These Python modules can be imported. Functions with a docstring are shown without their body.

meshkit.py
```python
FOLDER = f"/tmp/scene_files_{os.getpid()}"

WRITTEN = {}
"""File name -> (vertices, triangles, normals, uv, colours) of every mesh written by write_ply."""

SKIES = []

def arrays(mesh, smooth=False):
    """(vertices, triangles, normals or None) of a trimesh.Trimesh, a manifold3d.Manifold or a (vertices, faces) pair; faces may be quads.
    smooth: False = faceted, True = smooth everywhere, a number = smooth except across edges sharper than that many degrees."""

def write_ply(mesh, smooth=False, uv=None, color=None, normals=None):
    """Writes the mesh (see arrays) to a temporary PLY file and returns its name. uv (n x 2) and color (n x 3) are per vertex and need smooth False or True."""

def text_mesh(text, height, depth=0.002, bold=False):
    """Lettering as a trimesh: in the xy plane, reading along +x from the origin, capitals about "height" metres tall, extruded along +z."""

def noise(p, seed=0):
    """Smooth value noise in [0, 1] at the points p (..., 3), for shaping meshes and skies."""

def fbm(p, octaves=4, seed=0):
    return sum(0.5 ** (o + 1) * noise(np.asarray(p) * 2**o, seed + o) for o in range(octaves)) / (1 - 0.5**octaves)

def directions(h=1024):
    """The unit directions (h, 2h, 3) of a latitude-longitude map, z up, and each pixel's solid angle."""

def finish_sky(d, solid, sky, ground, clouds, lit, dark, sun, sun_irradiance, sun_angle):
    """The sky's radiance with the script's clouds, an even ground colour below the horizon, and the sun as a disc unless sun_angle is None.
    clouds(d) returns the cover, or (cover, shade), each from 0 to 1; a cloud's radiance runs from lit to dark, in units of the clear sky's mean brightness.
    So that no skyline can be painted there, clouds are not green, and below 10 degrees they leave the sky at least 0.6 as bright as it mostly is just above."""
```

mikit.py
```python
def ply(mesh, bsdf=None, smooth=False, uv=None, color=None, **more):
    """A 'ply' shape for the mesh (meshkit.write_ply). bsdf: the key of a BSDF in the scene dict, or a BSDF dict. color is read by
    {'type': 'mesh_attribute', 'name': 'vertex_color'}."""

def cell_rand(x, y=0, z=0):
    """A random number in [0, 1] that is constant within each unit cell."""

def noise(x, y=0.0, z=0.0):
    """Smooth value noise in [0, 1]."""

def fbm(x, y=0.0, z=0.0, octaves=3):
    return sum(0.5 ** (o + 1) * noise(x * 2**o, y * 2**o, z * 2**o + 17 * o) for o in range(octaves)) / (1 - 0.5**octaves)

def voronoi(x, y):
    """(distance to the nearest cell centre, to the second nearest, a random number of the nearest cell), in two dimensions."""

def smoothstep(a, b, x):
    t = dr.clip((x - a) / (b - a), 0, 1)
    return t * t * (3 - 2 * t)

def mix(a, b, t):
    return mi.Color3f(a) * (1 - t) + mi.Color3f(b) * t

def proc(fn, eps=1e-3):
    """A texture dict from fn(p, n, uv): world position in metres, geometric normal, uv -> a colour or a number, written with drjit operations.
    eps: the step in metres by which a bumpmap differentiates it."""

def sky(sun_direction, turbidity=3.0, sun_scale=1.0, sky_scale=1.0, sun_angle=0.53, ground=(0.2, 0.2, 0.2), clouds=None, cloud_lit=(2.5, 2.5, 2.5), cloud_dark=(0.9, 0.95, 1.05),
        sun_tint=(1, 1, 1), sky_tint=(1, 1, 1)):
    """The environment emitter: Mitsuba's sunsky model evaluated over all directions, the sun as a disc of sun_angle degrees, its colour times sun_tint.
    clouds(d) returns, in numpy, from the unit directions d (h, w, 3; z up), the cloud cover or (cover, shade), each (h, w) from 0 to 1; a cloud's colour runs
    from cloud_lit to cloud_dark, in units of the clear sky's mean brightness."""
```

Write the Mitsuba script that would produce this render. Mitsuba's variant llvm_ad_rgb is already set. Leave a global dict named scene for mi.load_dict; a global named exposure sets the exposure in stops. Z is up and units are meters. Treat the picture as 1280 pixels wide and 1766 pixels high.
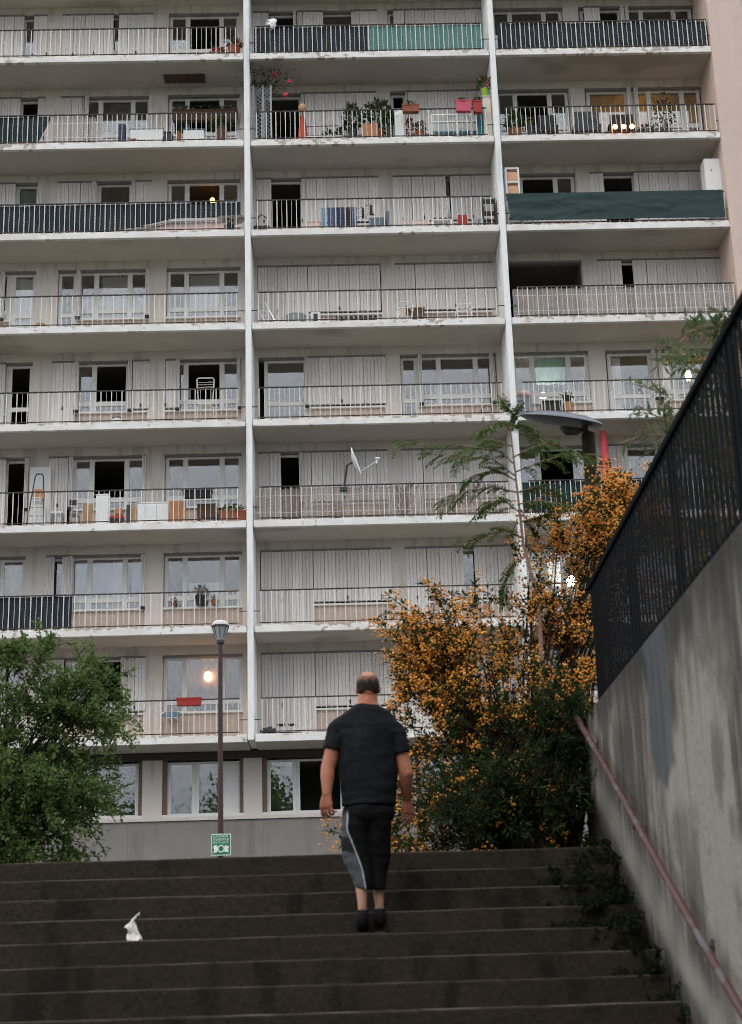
import math, random, re
import numpy as np, trimesh, manifold3d as m3, mitsuba as mi, drjit as dr, meshkit, mikit
from mikit import noise, fbm, smoothstep, mix, cell_rand
T = mi.ScalarTransform4f
scene, labels = {}, {}

# ------------------------------------------------------------------ camera, sky, exposure
# metres; the eye is at z = 0 (a person standing on the lower ground at z = -1.6); y runs towards the building, x along it
scene['camera'] = {'type': 'thinlens', 'fov': 2 * math.degrees(math.atan(640 / 2700)), 'fov_axis': 'x', 'near_clip': 0.1, 'far_clip': 3000.0,
                   'aperture_radius': 0.0085, 'focus_distance': 41.0,
                   'to_world': T().look_at(origin=[0, 0, 0], target=list((0.024283, 0.955822, 0.292940)), up=list((0.023249, -0.293487, 0.955680)))}
scene['daylight'] = mikit.sky((-0.35, -0.55, 0.75), turbidity=4, sun_scale=0.12, sun_angle=40, clouds=lambda d: (1.0, 1.0 - np.clip(d[..., 2], 0, 1)), cloud_lit=(3.05, 3.22, 3.42), cloud_dark=(1.06, 1.16, 1.30), sky_tint=(1, 1, 1))
exposure = 2.65

# ------------------------------------------------------------------ helpers
rnd = random.Random(7)
R = np.random.default_rng(11)
def numbered(name):
    if name not in scene and name not in labels: return name
    k = 1
    while f'{name}_{k:03d}' in scene or f'{name}_{k:03d}' in labels: k += 1
    return f'{name}_{k:03d}'
counts = {}
def fresh(name):
    k = counts.get(name, -1) + 1
    counts[name] = k
    return name if k == 0 else f'{name}_{k:03d}'
def thing(name, label, cat, group=None, kind=None):
    key = fresh(name)
    labels[key] = {'label': label, 'category': cat}
    if group: labels[key]['group'] = group
    if kind: labels[key]['kind'] = kind
    return key
def obj(name, mesh, mat, parent=None, smooth=False, label=None, kind=None, **more):
    key = fresh((parent + '__' if parent else '') + name)
    scene[key] = mesh if isinstance(mesh, dict) else mikit.ply(mesh, mat, smooth=smooth, **more)
    if label or kind:
        labels[key] = {}
        if label: labels[key]['label'] = label
        if kind: labels[key]['kind'] = kind
    return key
def struct(name, mesh, mat, smooth=False):
    key = obj(name, mesh, mat, smooth=smooth)
    labels[key] = {'kind': 'structure'}
    return key
UB = trimesh.creation.box()
BV, BF = np.array(UB.vertices), np.array(UB.faces)
class MB:
    def __init__(s): s.v, s.f, s.n = [], [], 0
    def add(s, v, f):
        s.v.append(np.asarray(v, float)); s.f.append(np.asarray(f, int) + s.n); s.n += len(v); return s
    def box(s, x0, x1, y0, y1, z0, z1):
        return s.add(np.array([(x0 + x1) / 2, (y0 + y1) / 2, (z0 + z1) / 2]) + BV * [x1 - x0, y1 - y0, z1 - z0], BF)
    def tube(s, pts, r, n=6):
        pts = np.asarray(pts, float); r = np.broadcast_to(np.asarray(r, float), len(pts))
        d = np.gradient(pts, axis=0); d /= np.maximum(np.linalg.norm(d, axis=1, keepdims=True), 1e-9)
        up = np.array([0, 0, 1.0]) if abs(d[0, 2]) < .9 else np.array([0, 1.0, 0])
        a = np.cross(d, up); a /= np.maximum(np.linalg.norm(a, axis=1, keepdims=True), 1e-9); b = np.cross(d, a)
        t = np.arange(n) * 2 * np.pi / n
        v = pts[:, None] + r[:, None, None] * (np.cos(t)[None, :, None] * a[:, None] + np.sin(t)[None, :, None] * b[:, None])
        f = []
        for i in range(len(pts) - 1):
            for j in range(n):
                k = (j + 1) % n
                f += [[i * n + j, (i + 1) * n + j, (i + 1) * n + k], [i * n + j, (i + 1) * n + k, i * n + k]]
        m = len(pts) * n
        f += [[m, k, (k + 1) % n] for k in range(n)] + [[m + 1, m - n + (k + 1) % n, m - n + k] for k in range(n)]
        return s.add(np.vstack([v.reshape(-1, 3), pts[:1], pts[-1:]]), np.array(f)[:, ::-1])
    def mesh(s, m):
        if isinstance(m, m3.Manifold): m = man(m)
        return s.add(m.vertices, m.faces)
    def tm(s): return trimesh.Trimesh(np.vstack(s.v), np.vstack(s.f), process=False)
def man(m):
    q = m.to_mesh(); return trimesh.Trimesh(q.vert_properties[:, :3], q.tri_verts, process=False)
def box(x0, x1, y0, y1, z0, z1): return MB().box(x0, x1, y0, y1, z0, z1).tm()
def bbox(x0, x1, y0, y1, z0, z1, c=.012):      # a box with chamfered edges
    p = np.array([[x0, y0, z0], [x1, y1, z1]], float); out = []
    for ax in range(3):
        q = p.copy(); q[0] += c; q[1] -= c; q[0, ax] = p[0, ax]; q[1, ax] = p[1, ax]
        out.append(q.mean(0) + BV * (q[1] - q[0]))
    return trimesh.convex.convex_hull(np.vstack(out))
def lathe(profile, n=20, at=(0, 0, 0)):
    m = trimesh.creation.revolve(np.array(profile, float), sections=n); m.apply_translation(at); return m
def ball(c, r, sub=2):
    m = trimesh.creation.icosphere(subdivisions=sub, radius=1.0); m.apply_scale(r); m.apply_translation(c); return m
def leaves(P, D, N, L, Wd, fold=.25):           # leaf blades: two triangles each, folded on the midrib
    D = D / np.linalg.norm(D, axis=1, keepdims=True); S = np.cross(D, N); S /= np.maximum(np.linalg.norm(S, axis=1, keepdims=True), 1e-6); N = np.cross(S, D)
    L, Wd = np.asarray(L)[:, None], np.asarray(Wd)[:, None]
    mid = P + D * L * .45 + N * Wd * fold
    v = np.stack([P, mid + S * Wd, P + D * L, mid - S * Wd], 1).reshape(-1, 3)
    i = np.arange(len(P)) * 4
    return trimesh.Trimesh(v, np.vstack([np.stack([i, i + 1, i + 2], 1), np.stack([i, i + 2, i + 3], 1)]), process=False)
def rdir(n): d = R.normal(size=(n, 3)); return d / np.linalg.norm(d, axis=1, keepdims=True)
def foliage(c, rad, n, L=.09, up=.3):           # a loose ball of leaves for balcony plants
    d = rdir(n); P = np.array(c) + d * np.array(rad) * R.uniform(.35, 1, (n, 1))
    return leaves(P, d + rdir(n) * .6 + [0, 0, up], rdir(n) + [0, 0, 1], R.uniform(.6, 1.2, n) * L, R.uniform(.6, 1.2, n) * L * .3)
OCT = trimesh.creation.icosphere(subdivisions=0)
OV, OF = np.array(OCT.vertices), np.array(OCT.faces)
def beads(P, r):
    r = np.broadcast_to(r, len(P))
    v = (P[:, None] + OV[None] * r[:, None, None]).reshape(-1, 3)
    f = (OF[None] + 12 * np.arange(len(P))[:, None, None]).reshape(-1, 3)
    return trimesh.Trimesh(v, f, process=False)

# ------------------------------------------------------------------ materials
def bsdf(key, d): scene[key] = {'type': 'twosided', 'bsdf': d}; return key
def plain(key, c, rough=.7, spec=.3, metal=0.0): return bsdf(key, {'type': 'principled', 'base_color': {'type': 'rgb', 'value': list(c)}, 'roughness': rough, 'specular': spec, 'metallic': metal})
def tex(key, fn, rough=.75, spec=.3, bump=None, eps=2e-3):
    d = {'type': 'principled', 'base_color': mikit.proc(fn), 'roughness': rough, 'specular': spec}
    if bump: d = {'type': 'bumpmap', 'arbitrary': mikit.proc(bump[0], eps), 'scale': bump[1], 'bsdf': d}
    return bsdf(key, d)
def slab_c(p, n, uv):      # white paint on concrete edges, flaked and rust stained in patches
    a = fbm(p.x * 1.3, p.z * 3.0 + 7, p.y, 3); b = fbm(p.x * 9.0, p.z * 14.0, 3.0, 3)
    h = (p.z - 5.95) / 2.75; h = (h - dr.floor(h + .001)) * 2.75
    w = smoothstep(.57, .68, a * .45 + b * .55 + .10 * smoothstep(.5, .8, noise(p.x * .35, p.z * .9)) + .16 * smoothstep(.13, .20, h) - .05)
    c = mix((.78, .78, .77), (.62, .60, .57), fbm(p.x * 3, p.z * 5, 1.0, 2))
    return mix(c, mix((.30, .24, .19), (.42, .38, .34), b), w)
tex('mat_slab_edge', slab_c)
def fin_c(p, n, uv):
    w = smoothstep(.5, .85, fbm(p.x * 5, p.y * 5, p.z * .6, 3))
    return mix((.745, .765, .765), (.54, .57, .58), w)
tex('mat_fin', fin_c)
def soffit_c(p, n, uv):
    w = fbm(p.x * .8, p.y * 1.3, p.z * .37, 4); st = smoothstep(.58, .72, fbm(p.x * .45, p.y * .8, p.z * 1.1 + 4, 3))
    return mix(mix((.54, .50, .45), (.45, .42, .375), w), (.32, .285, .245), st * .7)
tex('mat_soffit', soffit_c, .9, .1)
def render_c(p, n, uv):
    w = fbm(p.x * 2.2, p.z * .8, p.y, 3); s = smoothstep(.55, .8, fbm(p.x * 7, p.z * .5, 2.0, 2))
    return mix(mix((.68, .62, .57), (.60, .55, .51), w), (.40, .37, .33), s * .5)
tex('mat_render', render_c, .9, .15)
def beige_c(p, n, uv): return mix((.53, .43, .37), (.47, .385, .335), fbm(p.x * 2, p.z * 3, p.y, 3))
tex('mat_beige', beige_c, .85, .15)
def pink_c(p, n, uv):
    return mix(mix((.62, .49, .43), (.56, .445, .395), fbm(p.x * .5, p.z * .3, p.y, 3)), (.55, .45, .40), smoothstep(.55, .8, fbm(p.x * 4, p.z * .25, 1.0, 3)) * .5)
tex('mat_end_wall', pink_c, .9, .1)
for k, c in enumerate([(.69, .65, .63), (.65, .615, .60), (.72, .68, .655), (.64, .595, .57)]):
    def sh_c(p, n, uv, c=c):
        return mix(c, tuple(x * .90 for x in c), smoothstep(.42, .8, .6 * fbm(p.x * 6, p.z * .9, p.y, 3) + .4 * noise(p.x * .8, p.z * .5, 3.)))
    tex(f'mat_shutter_{k}', sh_c, .55, .35)
plain('mat_frame', (.70, .69, .67), .5, .4)
plain('mat_track', (.20, .19, .18), .6)
plain('mat_dark_paint', (.085, .075, .066), .9, .1)  # shade under the lowest slab, put into the lintel colour
plain('mat_jamb', (.17, .125, .09), .8)
plain('mat_bar', (.66, .65, .62), .55)
def rail_c(p, n, uv): return mix((.035, .032, .034), (.085, .055, .045), smoothstep(.45, .7, fbm(p.x * 3, p.z * 3, p.y, 3)))
tex('mat_rail', rail_c, .7)
scene['mat_glass'] = {'type': 'thindielectric', 'int_ior': 2.1}
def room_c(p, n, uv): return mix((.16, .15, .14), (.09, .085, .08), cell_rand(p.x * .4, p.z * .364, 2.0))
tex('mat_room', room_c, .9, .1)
def concrete_c(p, n, uv):
    w = fbm(p.x * 1.5, p.z * 1.5, p.y * 1.5, 4); s = smoothstep(.5, .8, fbm(p.x * 5, p.z * .8, p.y * 5, 3))
    return mix(mix((.27, .25, .235), (.22, .205, .195), w), (.15, .14, .13), s * .5)
tex('mat_plinth', concrete_c, .9, .1)
for key, c in dict(white=(.72, .73, .74), cream=(.62, .58, .52), black=(.025, .025, .028), charcoal=(.05, .052, .06), navy=(.03, .045, .085), jeans=(.05, .08, .15), red=(.34, .04, .035), pink=(.55, .10, .16),
                   terracotta=(.27, .095, .05), orange_wood=(.40, .19, .10), brown=(.10, .055, .034), grey=(.30, .31, .33), bluegrey=(.12, .15, .19), lime=(.25, .42, .06), teal=(.03, .16, .20),
                   wood=(.34, .22, .13), pale_pink=(.62, .46, .42), parasol=(.62, .08, .11), skyblue=(.18, .30, .40), soil=(.05, .035, .025), redcloth=(.40, .06, .035), peach=(.62, .36, .22), ochre=(.50, .28, .10)).items():
    plain('mat_' + key, c)
plain('mat_metal', (.62, .63, .65), .35, .5, .6)
def screen_c(base, alt):
    def fn(p, n, uv): return mix(base, alt, .6 * noise(p.x * 55.0, p.z * .7) + .4 * fbm(p.x * 3, p.z * 4, 1.0, 2))
    return fn
tex('mat_screen_dark', screen_c((.010, .016, .024), (.028, .038, .050)), .85)
tex('mat_screen_green', screen_c((.008, .02, .023), (.024, .044, .048)), .85)
tex('mat_screen_teal', screen_c((.07, .17, .17), (.13, .24, .23)), .85)
def tarp_c(p, n, uv): return mix((.008, .026, .028), (.014, .040, .042), fbm(p.x * 2, p.z * 6, 1.0, 3))
tex('mat_tarp', tarp_c, .6, .3, (lambda p, n, uv: fbm(p.x * 4 + 2 * noise(p.z * 4, 0., 0.), p.z * 7, 3.0, 3), .018))
tex('mat_reed_grey', screen_c((.26, .23, .22), (.42, .37, .35)), .9)
tex('mat_reed_brown', screen_c((.17, .13, .11), (.36, .30, .27)), .9)
def curtain(key, c): scene[key] = {'type': 'principledthin', 'base_color': {'type': 'rgb', 'value': list(c)}, 'roughness': .9, 'diff_trans': .8, 'spec_trans': 0.0}
curtain('mat_curtain', (.70, .72, .74)); curtain('mat_curtain_blue', (.40, .50, .60)); curtain('mat_curtain_orange', (.50, .32, .15)); curtain('mat_blind', (.42, .42, .40)); curtain('mat_curtain_dark', (.12, .11, .11)); curtain('mat_curtain_green', (.16, .30, .24))
def leafmat(key, a, b, tr=.7):
    def fn(p, n, uv): return mix(a, b, .5 * noise(p.x * 2.2, p.y * 2.2, p.z * 2.2) + .5 * noise(p.x * 17, p.y * 17, p.z * 17))
    scene[key] = {'type': 'principledthin', 'base_color': mikit.proc(fn), 'roughness': .55, 'diff_trans': tr, 'spec_trans': 0.0}
leafmat('mat_leaf_tree', (.048, .092, .028), (.17, .245, .08))
leafmat('mat_leaf_creeper', (.007, .014, .006), (.022, .034, .013))
leafmat('mat_leaf_shrub', (.016, .036, .014), (.05, .08, .026))
leafmat('mat_leaf_dark', (.020, .040, .018), (.06, .09, .036))
leafmat('mat_leaf_sapling', (.03, .07, .02), (.12, .19, .06))
leafmat('mat_leaf_pot', (.02, .05, .02), (.07, .12, .045))
leafmat('mat_leaf_pale', (.05, .085, .04), (.17, .21, .11))
def berry_c(p, n, uv): return mix(mix((.52, .18, .022), (.68, .27, .035), noise(p.x * 6, p.y * 6, p.z * 6)), (.84, .44, .085), smoothstep(.35, .9, noise(p.x * 40, p.y * 40, p.z * 40)))
tex('mat_berry', berry_c, .45, .4)
def bark_c(p, n, uv): return mix((.10, .075, .055), (.20, .15, .11), fbm(p.x * 14, p.y * 14, p.z * 3, 3))
tex('mat_bark', bark_c, .9, .1)
def twig_c(p, n, uv): return mix((.022, .017, .013), (.045, .034, .026), fbm(p.x * 14, p.y * 14, p.z * 3, 2))
tex('mat_twig', twig_c, .9, .1)
def stem_c(p, n, uv): return mix((.30, .19, .14), (.20, .13, .10), fbm(p.x * 20, p.y * 20, p.z * 5, 2))
tex('mat_stem', stem_c, .8, .2)
def lamp(key, c, power): return {'type': 'area', 'radiance': {'type': 'rgb', 'value': [x * power for x in c]}}

# ------------------------------------------------------------------ the ground
Z0, Z1 = -1.6, 1.0                                   # lower ground and the level of the plaza before the building
def asphalt_c(p, n, uv): return mix(mix((.075, .072, .068), (.11, .105, .10), fbm(p.x * .7, p.y * .7, 0., 4)), (.05, .048, .045), smoothstep(.5, .7, noise(p.x * 30, p.y * 30)))
tex('mat_asphalt', asphalt_c, .95, .1)
def earth_c(p, n, uv): return mix((.075, .065, .045), (.05, .065, .03), fbm(p.x * .8, p.y * .8, 0., 4))
tex('mat_earth', earth_c, .95, .05)
prof = [(-600, Z0), (2, Z0), (6.6, Z0), (12.3, Z1 - .30), (12.45, Z1 - .02), (30, Z1 - .004), (900, Z1 - .004)]
v = [(x, y, z) for y, z in prof for x in (-900, 900)]
struct('ground', trimesh.Trimesh(v, [q for i in range(len(prof) - 1) for q in ([2 * i, 2 * i + 1, 2 * i + 3], [2 * i, 2 * i + 3, 2 * i + 2])], process=False), 'mat_earth')
struct('plaza', trimesh.Trimesh([(-60, 12.46, Z1), (60, 12.46, Z1), (60, 38.3, Z1), (-60, 38.3, Z1)], [[0, 1, 2], [0, 2, 3]], process=False), 'mat_asphalt')
tz = [(x, y, 1.98 + .06 * math.sin(x * 1.7 + y * .9)) for y in (-4, 2, 6, 9, 12, 14.2) for x in (2.5, 4, 7, 14, 60)] + [(x, 16.5, Z1 - .05) for x in (2.5, 4, 7, 14, 60)]
struct('terrain', trimesh.Trimesh(tz, [q for j in range(6) for i in range(4) for q in ([j * 5 + i, j * 5 + i + 1, j * 5 + i + 6], [j * 5 + i, j * 5 + i + 6, j * 5 + i + 5])], process=False), 'mat_earth')

# ------------------------------------------------------------------ the stairs: a step each, rise 0.16, going 0.32
def step_c(p, n, uv):
    w = fbm(p.x * 1.2, p.y * 3, p.z * 3, 4); s = smoothstep(.52, .75, fbm(p.x * 6, p.y * 2, p.z * 1.5, 3)); g = noise(p.x * 90, p.y * 90, p.z * 90)
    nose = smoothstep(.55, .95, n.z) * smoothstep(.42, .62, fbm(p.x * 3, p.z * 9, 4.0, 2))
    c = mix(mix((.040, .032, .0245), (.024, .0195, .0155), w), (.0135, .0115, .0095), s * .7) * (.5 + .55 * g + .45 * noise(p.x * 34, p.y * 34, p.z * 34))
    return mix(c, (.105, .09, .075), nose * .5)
tex('mat_step', step_c, .95, .1, (lambda p, n, uv: fbm(p.x * 60, p.y * 60, p.z * 60, 2), .004))
labels['stairs'] = {'kind': 'structure'}
RISE, RUN, TOPZ, TOPY = .16, .32, 1.01, 12.14
def nosing(x0, x1, y0, y1, z0, z1, r=.016, seed=0):
    a = np.linspace(math.pi, math.pi / 2, 5)
    prof = [(y0, z0)] + [(y0 + r + r * math.cos(t), z1 - r + r * math.sin(t)) for t in a] + [(y1, z1), (y1, z0)]
    xs = np.arange(x0, x1 + .01, .12); v = []; m = len(prof)
    wob = np.random.default_rng(seed).normal(size=len(xs)).cumsum() * .0009; wob -= np.linspace(wob[0], wob[-1], len(xs))
    for i, x in enumerate(xs):
        chip = .006 * max(0, math.sin(x * 3.1 + seed) * math.sin(x * 7.7 + seed * 2) - .55)
        v += [(x, y + (chip if 0 < j < 5 else 0), z + (wob[i] - chip if 0 < j < m - 1 else 0)) for j, (y, z) in enumerate(prof)]
    f = [q for i in range(len(xs) - 1) for j in range(m) for k in [(j + 1) % m] for q in ([i * m + j, (i + 1) * m + j, (i + 1) * m + k], [i * m + j, (i + 1) * m + k, i * m + k])]
    f += [[0, k, k + 1] for k in range(1, m - 1)] + [[(len(xs) - 1) * m, (len(xs) - 1) * m + k + 1, (len(xs) - 1) * m + k] for k in range(1, m - 1)]
    return trimesh.Trimesh(v, f, process=False)
for k in range(17):
    y = TOPY - RUN * k; z = TOPZ - RISE * k
    if z < Z0 + .02: break
    obj('step', nosing(-9.0, 2.04, y, y + RUN + (.10 if k == 0 else .03), z - RISE - .05, z, seed=k), 'mat_step', 'stairs', smooth=40)

# ------------------------------------------------------------------ the apartment building
DD, W = 38.44, 39.84
H0, ST = 5.95, 2.75                                   # underside of the lowest balcony slab, storey height
ROW = {r: H0 + ST * i for i, r in enumerate('HGFEDCBA')}
BLD = thing('apartment_building', 'pale apartment block with white balcony slabs, folding shutters and a pink beige end wall', 'apartment building')
FINS = (-2.136, 4.81)
def part(name, mesh, mat, parent=BLD, **k): return obj(name, mesh, mat, parent, **k)
panel_profile = [(0, 0), (.012, 0), (.012, -.012), (.30, -.012), (.322, .004), (.345, -.012), (.635, -.012), (.655, .004), (.68, -.012), (.988, -.012), (.988, 0), (1, 0)]
pv = [(x, y, z) for x, y in panel_profile for z in (0, 1)]
PANEL = [mikit.ply(trimesh.Trimesh(pv, [q for i in range(len(panel_profile) - 1) for q in ([2 * i, 2 * i + 2, 2 * i + 3], [2 * i, 2 * i + 3, 2 * i + 1])], process=False), f'mat_shutter_{k}') for k in range(4)]
budget = {'bar': 300, 'panel': 300}
def shutter(x0, x1, z0, z1=2.46, base=0.0):
    n = max(1, round((x1 - x0) / .285)); w = (x1 - x0) / n
    hold = part('folding_shutter', MB().box(x0, x1, W - .05, W + .03, base + z1 + .004, base + z1 + .05).tm(), 'mat_track'); obj('bottom_guide', box(x0, x1, W - .03, W + .02, base + z0 - .02, base + z0 - .004), 'mat_track', hold)
    rest = MB()
    for i in range(n):
        s = 1 if i % 2 else -1
        tr = T().translate([x0 + w * (i + .5), W - .018 + rnd.uniform(-.004, .004), base + z0]).rotate([0, 0, 1], s * rnd.uniform(1.0, 3.2)).scale([w * .97, 1, z1 - z0]).translate([-.5, 0, 0])
        if budget['panel'] > 0:
            budget['panel'] -= 1
            key = fresh(hold + '__panel'); scene[key] = {**PANEL[rnd.choice((0, 0, 1, 2, 3))], 'to_world': tr}
        else:
            a = np.array(tr.matrix); q = np.array(pv); rest.add(q @ a[:3, :3].T + a[:3, 3], np.array([q for i in range(len(panel_profile) - 1) for q in ([2 * i, 2 * i + 2, 2 * i + 3], [2 * i, 2 * i + 3, 2 * i + 1])]))
    q = x0 + w * (n // 2); obj('latch', box(q - .02, q + .02, W - .06, W - .034, base + max(z0, 1.05) + .04, base + max(z0, 1.05) + .13), 'mat_charcoal', hold)
    if rest.v: obj('panels', rest.tm(), f'mat_shutter_{rnd.randrange(4)}', hold, kind='stuff')
def stack(x, base, z0=1.06, z1=2.46, n=3):             # a folded pile of shutter leaves, edge on
    m = MB()
    for i in range(n): m.box(x + .034 * i, x + .034 * i + .022, W - .12, W + .08, base + z0, base + z1)
    part('folded_shutter', m.tm(), 'mat_shutter_2')
    m = MB().box(x - .01, x + .034 * n + .01, W - .13, W - .05, base + z0 - .07, base + z0 - .005); part('shutter_bracket', m.tm(), 'mat_black')
def quad(x0, x1, y, z0, z1): return trimesh.Trimesh([(x0, y, z0), (x1, y, z0), (x1, y, z1), (x0, y, z1)], [[0, 1, 2], [0, 2, 3]], process=False)
def drape(x0, x1, y, z0, z1, amp=.014, wave=.42):
    xs = np.linspace(x0, x1, max(6, int((x1 - x0) / .03))); y_ = y + amp * np.sin(xs / wave * 6.28) + amp * .6 * np.sin(xs / wave * 2.9 + 1)
    v = [(x, q, z) for x, q in zip(xs, y_) for z in (z0, z1)]
    return trimesh.Trimesh(v, [q for i in range(len(xs) - 1) for q in ([2 * i, 2 * i + 2, 2 * i + 3], [2 * i, 2 * i + 3, 2 * i + 1])], process=False)
GY = W + .17
def window(x0, x1, base, state='closed', zs=1.04, zt=2.46, lower=True, name='window'):
    w = x1 - x0; j = .09; mu = .13; m = MB(); zr = zs + .20
    if w > 1.5: side = (w - 2 * j - 2 * mu) * .235; lights = [(x0 + j, x0 + j + side), (x0 + j + side + mu, x1 - j - side - mu), (x1 - j - side, x1 - j)]
    else: lights = [(x0 + j, x1 - j)]
    edges = [x0] + [e for l in lights for e in l] + [x1]
    for i in range(0, len(edges), 2): m.box(edges[i], edges[i + 1], GY - .04, GY + .03, base + zs, base + zt)
    for a, b in lights:
        m.box(a, b, GY - .035, GY + .025, base + zs, base + zs + .03).box(a, b, GY - .035, GY + .025, base + zt - .05, base + zt)
        if lower: m.box(a, b, GY - .038, GY + .025, base + zr, base + zr + .13)
    h = part(name, m.tm(), 'mat_frame')
    for i, (a, b) in enumerate(lights):
        if not (state == 'open' and i == len(lights) // 2):
            obj('pane', quad(a, b, GY, base + (zr + .13 if lower else zs + .03), base + zt - .05), 'mat_glass', h)
        if lower: obj('pane', quad(a, b, GY, base + zs + .03, base + zr), 'mat_glass', h)
    return h
def door(x0, x1, base, state='closed'):
    m = MB(); j = min(.10, (x1 - x0) * .16); a, b = x0 + j, x1 - j
    for p, q in ((x0, a), (b, x1)): m.box(p, q, GY - .04, GY + .03, base + .2, base + 2.46)
    m.box(a, b, GY - .035, GY + .025, base + 2.40, base + 2.46)
    if state == 'bare': m.box(a, b, GY - .035, GY + .025, base + 1.14, base + 1.25)
    if state == 'closed': m.box(a, b, GY - .035, GY + .025, base + .2, base + .30).box(a, b, GY - .035, GY + .025, base + 1.14, base + 1.25)
    h = part('balcony_door', m.tm(), 'mat_frame')
    if state == 'closed':
        obj('pane', quad(a, b, GY, base + .30, base + 1.14), 'mat_glass', h); obj('pane', quad(a, b, GY, base + 1.25, base + 2.40), 'mat_glass', h)
    return h
ZONES = {'A': ((-8.78, -8.10), (-10.3, -8.84)), 'B': ((-7.48, -7.00), (-6.95, -5.00)), 'C': (None, (-4.47, -2.42)), 'D': ((-1.80, -.62), (-.56, 1.47)),
         'E': ((1.96, 2.38), (2.44, 4.56)), 'F': (None, (5.03, 7.12)), 'G': ((7.66, 8.88), (8.95, 10.98))}
OPEN = {'A': (-10.3, -8.10), 'B': (-7.50, -4.97), 'C': (-4.49, -2.42), 'D': (-1.95, 1.49), 'E': (1.94, 4.58), 'F': (5.02, 7.14), 'G': (7.60, 11.0)}
PILLARS = [(-12.0, -10.3), (-8.10, -7.50), (-4.97, -4.49), (-2.42, -1.95), (1.49, 1.94), (4.58, 5.02), (7.14, 7.60)]
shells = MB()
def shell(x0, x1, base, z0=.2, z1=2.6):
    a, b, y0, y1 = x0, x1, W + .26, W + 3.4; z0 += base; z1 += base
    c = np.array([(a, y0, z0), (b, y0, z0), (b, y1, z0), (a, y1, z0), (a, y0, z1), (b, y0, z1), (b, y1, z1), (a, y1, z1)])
    shells.add(c, [[0, 2, 1], [0, 3, 2], [4, 5, 6], [4, 6, 7], [0, 4, 7], [0, 7, 3], [1, 2, 6], [1, 6, 5], [3, 7, 6], [3, 6, 2]])
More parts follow.
